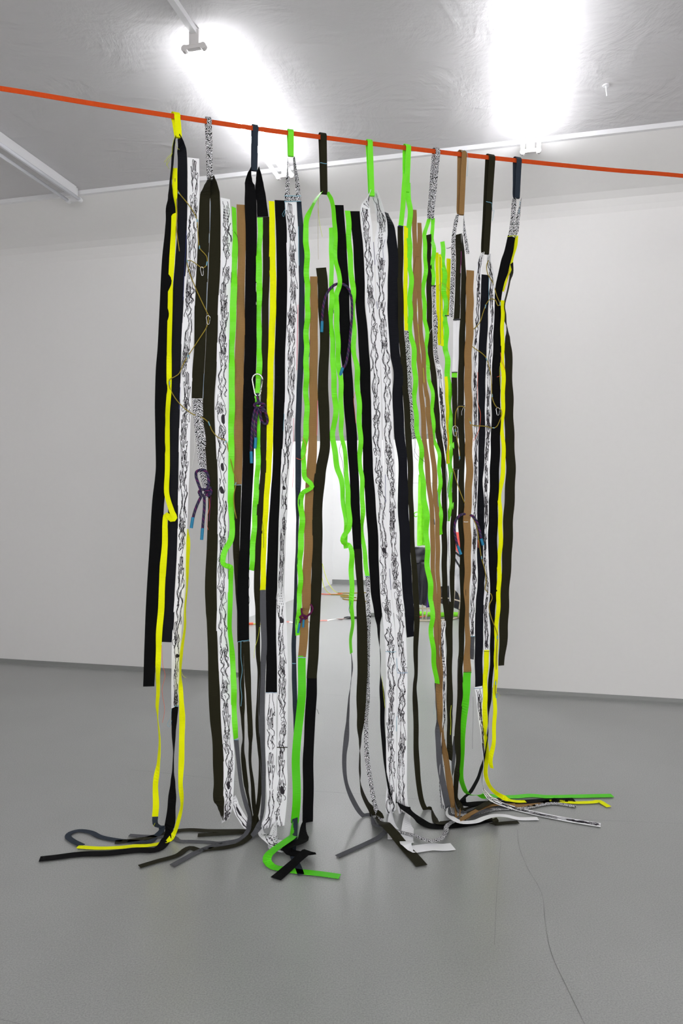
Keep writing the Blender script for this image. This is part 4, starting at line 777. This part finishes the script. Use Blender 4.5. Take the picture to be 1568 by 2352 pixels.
rope_thing('purple rope knotted below the big carabiner on the black strap', [
    [(591, 903), (592, 915), (595, 930)],
    [(583, 930), (590, 926, -22), (602, 927, -24), (608, 931, -14), (600, 937, -6), (586, 935, -8), (583, 930)],
    [(590, 934, -14), (584, 946, -14), (580, 970, -12), (578, 1000), (576.5, 1037)],
    [(594, 938, -20), (589, 955, -16), (587, 980), (586.5, 1005)],
    [(596, 934, -24), (606, 940, -22), (611, 952, -16), (614, 966), (611, 974), (603, 970), (598, 955), (599, 942, -20), (606, 946, -26)]],
    [[(576.5, 1037), (577.5, 1064)], [(587, 1005), (585.5, 1030)]])
rope_thing('purple rope knotted round the zebra strap end, two blue tips pointing down', [
    [(459, 1140), (461, 1128), (455, 1110), (450, 1093), (451, 1084), (458, 1080), (468, 1080), (476, 1088), (479, 1105), (477, 1122), (470, 1134)],
    [(457, 1129), (464, 1124, -22), (475, 1126, -24), (481, 1132, -14), (470, 1137, -8), (458, 1134, -8), (457, 1129)],
    [(463, 1138), (455, 1154), (447, 1175), (443, 1190)],
    [(469, 1138), (469, 1165), (467, 1190), (465, 1214)],
    [(470, 1128, -24), (482, 1120, -20), (484, 1134, -14), (476, 1140, -10)]],
    [[(443, 1188), (439, 1213)], [(465, 1213), (463, 1240)]])
rope_thing('purple rope arching through the tan strap fold on the right', [[(1051, 1256), (1047, 1240), (1043.5, 1215), (1046, 1197), (1053, 1186), (1063, 1181), (1073, 1182, 0), (1084, 1185), (1093, 1196), (1099, 1212), (1105, 1236)]], [[(1050.5, 1253), (1058, 1273)], [(1104.5, 1237), (1109, 1252)]])
rope_thing('thin maroon rope knotted at the foot of the tan strap', [
    [(692, 1397), (693, 1408), (699, 1418)], [(713, 1388), (718, 1397), (715, 1406), (707, 1414), (700, 1420)],
    [(688, 1418), (694, 1413, -20), (703, 1416, -20), (704, 1420, -14), (694, 1422, -8), (688, 1418)], [(692, 1421), (688, 1432)]],
    [[(688, 1431), (684, 1454)], [(697, 1423), (696, 1441)]], mat='maroon', r=.0042)
def carabiner(x, y, w, h, label, big=False, rot=0):
    c = hang(x, y, -.014); k = plane_y(x) / F_PX; w_, h_ = w * k / 2, h * k / 2; r = .0036 if big else .0014
    rt = root('carabiner', c, label, 'carabiner', 'silver carabiners clipped to the straps')
    def pt(u, v): return c + LDIR * (u * w_ * math.cos(rot) - v * h_ * math.sin(rot)) + Z * (v * h_ * math.cos(rot) + u * w_ * math.sin(rot))
    top = [pt(math.cos(a), .45 + .55 * math.sin(a)) for a in [math.pi * i / 10 for i in range(11)]]
    bot = [pt(.55 * math.cos(a), -.72 + .28 * math.sin(a)) for a in [math.pi + math.pi * i / 8 for i in range(9)]]
    MB().tube(top + bot + [pt(.6, -.6)], r, 8).build('frame', 'steel', rt, True)
    MB().tube([pt(.62, -.58), pt(1, .42)], r * .75, 8).build('gate', 'steel', rt, True)
    MB().tube([pt(.60, -.66), pt(.68, -.44)], r * 1.2, 8).build('gate_sleeve', 'steel', rt, True)
carabiner(591, 884, 24, 50, 'large silver carabiner holding the knotted purple rope', True)
carabiner(464, 623, 7, 20, 'small silver carabiner on the yellow cord, left olive strap, upper one', rot=.08)
carabiner(478, 735, 9, 20, 'small silver carabiner on the yellow cord, left olive strap, lower one')
carabiner(1143, 945, 9, 18, 'small silver carabiner on the yellow cord against the right black strap')
carabiner(1045, 990, 11, 24, 'small silver carabiner on the yellow cord by the right olive straps')
def cord(label, runs, wraps):
    x, y = runs[0][0]; rt = root('yellow_cord', hang(x, y), label, 'cord', 'thin yellow cords stitched across the straps')
    for pts in runs:
        Q, _ = catmull([hang(p[0], p[1], -.011 if len(p) < 3 else p[2] / 1000) for p in pts], .01)
        MB().tube(Q, .0021, 6).build('cord_run', 'cord_yellow', rt, True)
    for x0, y0, x1, y1 in wraps:
        o = MB().tube([hang(x0, y0, -.011), hang(x1, y1, -.011)], .0027, 6).build('thread_wrap', 'thread_blue', rt); o['label'] = 'pale blue thread binding'
cord('thin yellow cord zigzagging across the straps on the left', [
    [(402, 410), (403, 428), (407, 436), (405.5, 460), (406.6, 494), (405.4, 527), (412, 577)],
    [(407, 436), (413, 446), (432, 469), (446, 490), (452, 505), (455, 546), (458, 569), (465, 578), (474, 588), (476, 600), (472, 612), (464, 615), (450, 606), (439, 599), (430, 599), (433, 619), (443, 647), (462, 690), (479, 725)],
    [(479, 725), (475.5, 748), (455, 782), (432, 817), (419, 840), (411, 858), (400, 866), (389, 872), (389, 888), (400, 911), (416, 931), (442, 951), (455, 956, 6), (466, 960), (479, 971), (487, 989), (501, 1005), (518, 1012), (524, 1033), (535, 1079), (542, 1105), (537, 1137), (538, 1165), (543, 1191)]],
    [(409, 441, 412, 446), (452, 503, 453, 510), (457.5, 564, 458.5, 572), (475.5, 601, 474, 610), (429.8, 597, 430.2, 604), (433, 815, 430, 822), (389, 876, 389, 884), (478, 968, 482, 978), (518, 1012, 520, 1018), (542, 1108, 540, 1114)])
cord('thin yellow cord looping across the straps on the right', [
    [(1121.5, 598), (1117, 610), (1120, 630), (1130, 646), (1141, 681), (1148, 699), (1143, 702), (1137, 689), (1127, 686.6), (1117, 697), (1110, 715), (1100, 743), (1076, 766), (1070, 777), (1081, 793), (1107, 812), (1117, 823), (1123, 844), (1126, 854), (1128.5, 883), (1130, 913), (1139, 934), (1150, 941), (1152, 950), (1147, 966), (1140, 980), (1132, 983), (1114, 979), (1084, 976), (1079, 970), (1070, 940), (1063, 934), (1053, 934), (1047, 945), (1045, 975), (1047, 996), (1055, 1040), (1055, 1053)],
    [(1040, 1076), (1052, 1117), (1065, 1151), (1074, 1170, 5), (1093, 1206), (1100, 1247), (1105.5, 1282), (1113, 1309), (1116, 1335), (1114, 1354), (1127, 1364), (1130, 1374), (1123, 1391), (1127, 1416), (1135, 1437), (1142, 1458), (1140.5, 1485), (1138, 1570), (1137, 1589), (1139.5, 1601)]],
    [(1148, 694, 1148, 702), (1115, 700, 1113.5, 708), (1070, 773, 1070.5, 781), (1116, 822, 1118, 828), (1129.5, 905, 1130, 912), (1135, 983, 1131, 982.5), (1078.5, 968, 1081, 974), (1045, 985, 1045.5, 992), (1055, 1048, 1055, 1055), (1105, 1277, 1106, 1284), (1142, 1460, 1141.5, 1468), (1138, 1565, 1138, 1573), (1139, 1594, 1139.3, 1603)])

# ------------------------------------------------------------------ the rear room seen through the opening
def back(x, y, Y): return at(x, y, Y)
PY = 9.13
r = root('partition_panel', V(((980 - CX) / F_PX * PY, PY + .06, 0)), 'white freestanding partition of stacked boards in the rear room', 'partition')
xa, xb = (845 - CX) / F_PX * PY, (1215 - CX) / F_PX * PY
X = V((1, 0, 0)); Yv = V((0, 1, 0))
for z0, z1 in ((.03, 1.697), (1.703, 3.0)):
    MB().box(V(((xa + xb) / 2, PY + .06, (z0 + z1) / 2)), X, Yv, Z, (xb - xa) / 2, .05, (z1 - z0) / 2).build('panel', 'rear_white', r)
MB().box(V(((xa + xb) / 2, PY + .055, .025)), X, Yv, Z, (xb - xa) / 2, .05, .025).build('plinth', 'skirting_grey', r)
SY = 8.75
sr = root('frame_sculpture', on_floor(1010, 1426, 0), 'pale rod frame sculpture draped with green and black cloth in the rear room', 'sculpture')
def rod(pts, rad=.010):
    Q, _ = catmull([V(p) for p in pts], .06); MB().tube(Q, rad, 8).build('rod', 'rattan', sr, True)
def fp(x, y, z=.012): return on_floor(x, y, z)
rod([fp(940, 1424), fp(963, 1425.5), fp(987, 1425.5), fp(1015, 1424), fp(1040, 1421), fp(1059, 1417)])
rod([back(950, 1396, SY), back(963, 1397, SY), back(985, 1397, SY), back(1000, 1396, SY)])
rod([back(970, 1390, SY), back(970.5, 1408, SY), fp(970, 1425)]); rod([back(982, 1396, SY), back(979, 1412, SY), fp(977.5, 1425)])
rod([back(1053, 1362, SY + .1), back(1057, 1375, SY + .1), back(1055, 1395, SY + .1), fp(1051.5, 1419)]); rod([back(1059, 1391, SY + .1), back(1057, 1405, SY + .1), fp(1055, 1418)], .008)
rod([back(1036, 1375, SY + .05), back(1048, 1378.5, SY + .05), back(1060, 1382, SY + .1)], .008); rod([back(1044.5, 1350, SY + .05), back(1042, 1376, SY + .05), back(1040, 1402, SY + .05), fp(1039, 1421)], .008)
rod([back(1005, 1374, SY), back(1020, 1373.5, SY), back(1036, 1375, SY + .05)], .007); rod([back(1059, 1391, SY + .1), back(1054, 1390, SY + .1)], .007)
rod([back(962, 1030, SY + .1), back(966, 1160, SY + .1), back(970, 1300, SY + .05), back(970, 1390, SY)], .009)
def cloth(name, mat, quad, Y, label, fold=.02, nx=10, ny=14, uvs=1.0):
    """a hanging cloth with soft folds and thickness; quad = four frame corners, top-left clockwise, at depth Y"""
    tl, tr, br, bl = [back(x, y, Y) for x, y in quad]; m = MB(); g = []
    for side in (0, 1):
        for j in range(ny + 1):
            for i in range(nx + 1):
                u, v = i / nx, j / ny; p = tl.lerp(tr, u).lerp(bl.lerp(br, u), v)
                g.append(p + V((0, fold * math.sin(u * 9 + v * 3) * (.3 + v) + fold * .5 * math.sin(v * 11 + u * 4) + side * .006, 0)))
    n1 = (nx + 1) * (ny + 1); fs, uu = [], []
    def idx(i, j, s): return s * n1 + j * (nx + 1) + i
    for s in (0, 1):
        for j in range(ny):
            for i in range(nx):
                f = [(i, j), (i + 1, j), (i + 1, j + 1), (i, j + 1)]
                if s: f = f[::-1]
                fs.append([idx(a, b, s) for a, b in f]); uu.append([(a / nx * uvs, b / ny * uvs) for a, b in f])
    for i in range(nx):
        for j in (0, ny): fs.append([idx(i, j, 0), idx(i, j, 1), idx(i + 1, j, 1), idx(i + 1, j, 0)]); uu.append([(0, 0)] * 4)
    for j in range(ny):
        for i in (0, nx): fs.append([idx(i, j, 0), idx(i, j + 1, 0), idx(i, j + 1, 1), idx(i, j, 1)]); uu.append([(0, 0)] * 4)
    o = m.add(g, fs, uu).build(name, mat, sr, True); o['label'] = label
cloth('hanging_cloth', 'lime_cloth', [(961, 1090), (968, 1090), (984, 1253), (957.5, 1253)], SY + .04, 'crinkled lime green cloth')
cloth('hem', 'white_cloth', [(957, 1253), (984, 1253), (984, 1256), (957, 1256)], SY + .03, 'white hem band', fold=.004, ny=2)
Q, _ = catmull([back(958, 1176, SY), back(952, 1178, SY - .02), back(950.5, 1183, SY - .02), (back(954, 1187, SY)), back(958, 1185, SY)], .01); MB().tube(Q, .006, 6).build('pull_loop', 'lime_cloth', sr, True)
cloth('trouser_waist', 'dark_cloth', [(953, 1256), (985, 1258), (985, 1292), (953, 1292)], SY - .02, 'black folded cloth')
cloth('trouser_leg', 'dark_cloth', [(946, 1291), (965, 1291), (962, 1386), (946, 1386)], SY - .02, 'black cloth leg', nx=6)
cloth('trouser_leg', 'dark_cloth', [(965, 1291), (986, 1291), (979, 1392), (961, 1388)], SY - .03, 'black cloth leg', nx=6)
cloth('inner_cloth', 'lime_cloth', [(958, 1280), (974, 1280), (972, 1345), (960, 1345)], SY + .06, 'green cloth behind the black legs')
cloth('side_cloth', 'purple_cloth', [(977, 1355), (986, 1355), (987, 1396), (978, 1396)], SY + .02, 'purple cloth strip', nx=6)
cloth('striped_sail', 'grey_striped', [(1040, 1278), (1058, 1302), (1060.5, 1371), (1039, 1350)], SY + .02, 'white sail with thin grey stripes')
cloth('upper_sail', 'white_cloth', [(1038, 1225), (1060, 1225), (1058, 1300), (1038, 1272)], SY + .08, 'white upper sail', fold=.008)
cloth('red_panel', 'red_cloth', [(1047, 1222), (1060, 1222), (1058, 1276), (1046, 1262)], SY + .05, 'coral red panel', fold=.006)
cloth('dark_strip', 'dark_cloth', [(1036, 1258), (1064, 1281), (1064, 1287), (1036, 1264)], SY + .03, 'black band', fold=.004, ny=3)
cloth('dark_strip', 'dark_cloth', [(1040, 1272), (1064, 1312), (1064, 1320), (1040, 1280)], SY + .01, 'black band', fold=.004, ny=3)
cloth('base_cloth', 'dark_cloth', [(1005, 1348), (1064, 1342), (1062, 1404), (1008, 1384)], SY + .12, 'black cloth inside the frame')
m = MB(); Q, _ = catmull([fp(940, 1404, .05), fp(962, 1409, .06), fp(985, 1411, .05), fp(1015, 1412, .05), fp(1040, 1411, .05), fp(1060, 1412, .05)], .05)
m.tube(Q, .030, 10).build('green_roll', 'lime_cloth', sr, True)
Q, _ = catmull([fp(955, 1418, .02), fp(972, 1416, .03), fp(990, 1404, .06), fp(1012, 1402, .05), fp(1022, 1408, .03)], .05); MB().tube(Q, .008, 6).build('red_cord', 'red_cloth', sr, True)
# floor things in the rear room
def floor_ribbon(name, mat, pts, hw, label, cat, wave=.012):
    Q, _ = catmull([on_floor(x, y, .008) for x, y in pts], .03); fr = Strap(); fr.P = Q; fr.n = len(Q); fr.s = [0.0]
    for i in range(1, fr.n): fr.s.append(fr.s[-1] + (Q[i] - Q[i - 1]).length)
    for i in range(fr.n): Q[i].z = .005 + wave * abs(math.sin(i * .45)) * (.4 + .6 * abs(math.sin(i * .13)))
    fr.T = [(Q[min(i + 1, fr.n - 1)] - Q[max(i - 1, 0)]).normalized() for i in range(fr.n)]
    fr.S = [(fr.T[i].cross(Z) + Z * .5 * math.sin(i * .4)).normalized() for i in range(fr.n)]; fr.S = [(fr.S[i] - fr.T[i] * fr.S[i].dot(fr.T[i])).normalized() for i in range(fr.n)]
    fr.Nm = [fr.S[i].cross(fr.T[i]) for i in range(fr.n)]; fr.hw = [hw] * fr.n
    tag(band(fr, name, mat, None), label, cat)
floor_ribbon('barrier_tape', 'barrier_red_white', [(596, 1432), (640, 1430), (700, 1428), (760, 1424), (800, 1420.5), (850, 1418)], .013, 'red and white barrier tape lying across the rear room floor', 'tape')
Q, _ = catmull([on_floor(570, 1433, .012), on_floor(581, 1432.5, .012)], .03)
tag(MB().tube(Q, .016, 8).build('orange_plug', 'thread_red', None, True), 'small orange plug on the floor at the left of the opening', 'plug')
Q, _ = catmull([on_floor(580, 1433, .01), on_floor(590, 1433.5, .006), on_floor(605, 1434, .006)], .05); tag(MB().tube(Q, .006, 6).build('plug_lead', 'thread_lime', None, True), 'short pale yellow lead beside the orange plug', 'cable')
CB = [[(733, 1364), (750, 1364.8), (770, 1365), (786, 1363)]]
Q, _ = catmull([on_floor(x, y, .008) for x, y in CB[0]], .05); tag(MB().tube(Q, .007, 6).build('red_cable', 'thread_red', None, True), 'thin red cable lying on the rear room floor', 'cable')
yc = [[(775, 1362), (790, 1362), (815, 1362), (850, 1360.5)], [(760, 1365.5), (780, 1366), (800, 1367), (797, 1369), (782, 1369.5), (790, 1371.5), (818, 1372.5)], [(787, 1375), (795, 1377), (812, 1378), (845, 1382)]]
for k, pts in enumerate(yc):
    Q, _ = catmull([on_floor(x, y, .008) for x, y in pts], .05)
    tag(MB().tube(Q, .008, 6).build('floor_cable', 'cord_yellow', None, True), ['straight yellow cable furthest back on the rear room floor', 'coiled yellow cable in the middle of the rear room floor', 'nearest short yellow cable on the rear room floor'][k], 'cable', 'yellow cables on the rear room floor')
for k, (pts) in enumerate([[(740, 1296, 11.6), (752, 1335, 11.5), (765, 1355, 11.4), (776, 1362, 11.5)], [(738, 1320, 11.3), (743, 1345, 11.3), (750, 1358, 11.3), (760, 1365, 11.35)]]):
    Q, _ = catmull([back(*p) for p in pts], .05)
    for q in Q: q.z = max(q.z, .006)
    Q = [W(BL + .012, ab(Q[0])[1], Q[0].z + .35)] + Q if k == 0 else [W(BL + .012, ab(Q[0])[1], Q[0].z + .25)] + Q
    tag(MB().tube(Q, .005, 6).build('wall_cable', 'thread_lime', None, True), ['upper pale yellow cable sagging from the white side wall', 'lower pale yellow cable sagging from the white side wall'][k], 'cable', 'pale cables sagging from the wall')
br = root('black_bag', on_floor(853, 1417, 0), 'black cloth bag standing by the partition in the rear room', 'bag')
m = MB(); c = on_floor(855, 1413, 0); rings = []
for j in range(9):
    t = j / 8; rr_ = .055 * (1.1 - .75 * t ** 1.5); rings.append([c + V((math.cos(a) * rr_ * (1 + .12 * math.sin(3 * a + j)) + .02 * t, math.sin(a) * rr_ * .7, .38 * t + .001)) for a in [2 * math.pi * k / 12 for k in range(12)]])
m.add([q for g in rings for q in g], [[j * 12 + k, j * 12 + (k + 1) % 12, (j + 1) * 12 + (k + 1) % 12, (j + 1) * 12 + k] for j in range(8) for k in range(12)] + [list(range(12))[::-1], list(range(96, 108))])
m.build('body', 'dark_cloth', br, True)
Q, _ = catmull([on_floor(790, 1418.5, .012), on_floor(812, 1418.5, .02), on_floor(835, 1417, .02), on_floor(851, 1416, .03)], .05); MB().tube(Q, [.006] + [.016] * (len(Q) - 1), 8).build('strap', 'dark_cloth', br, True)
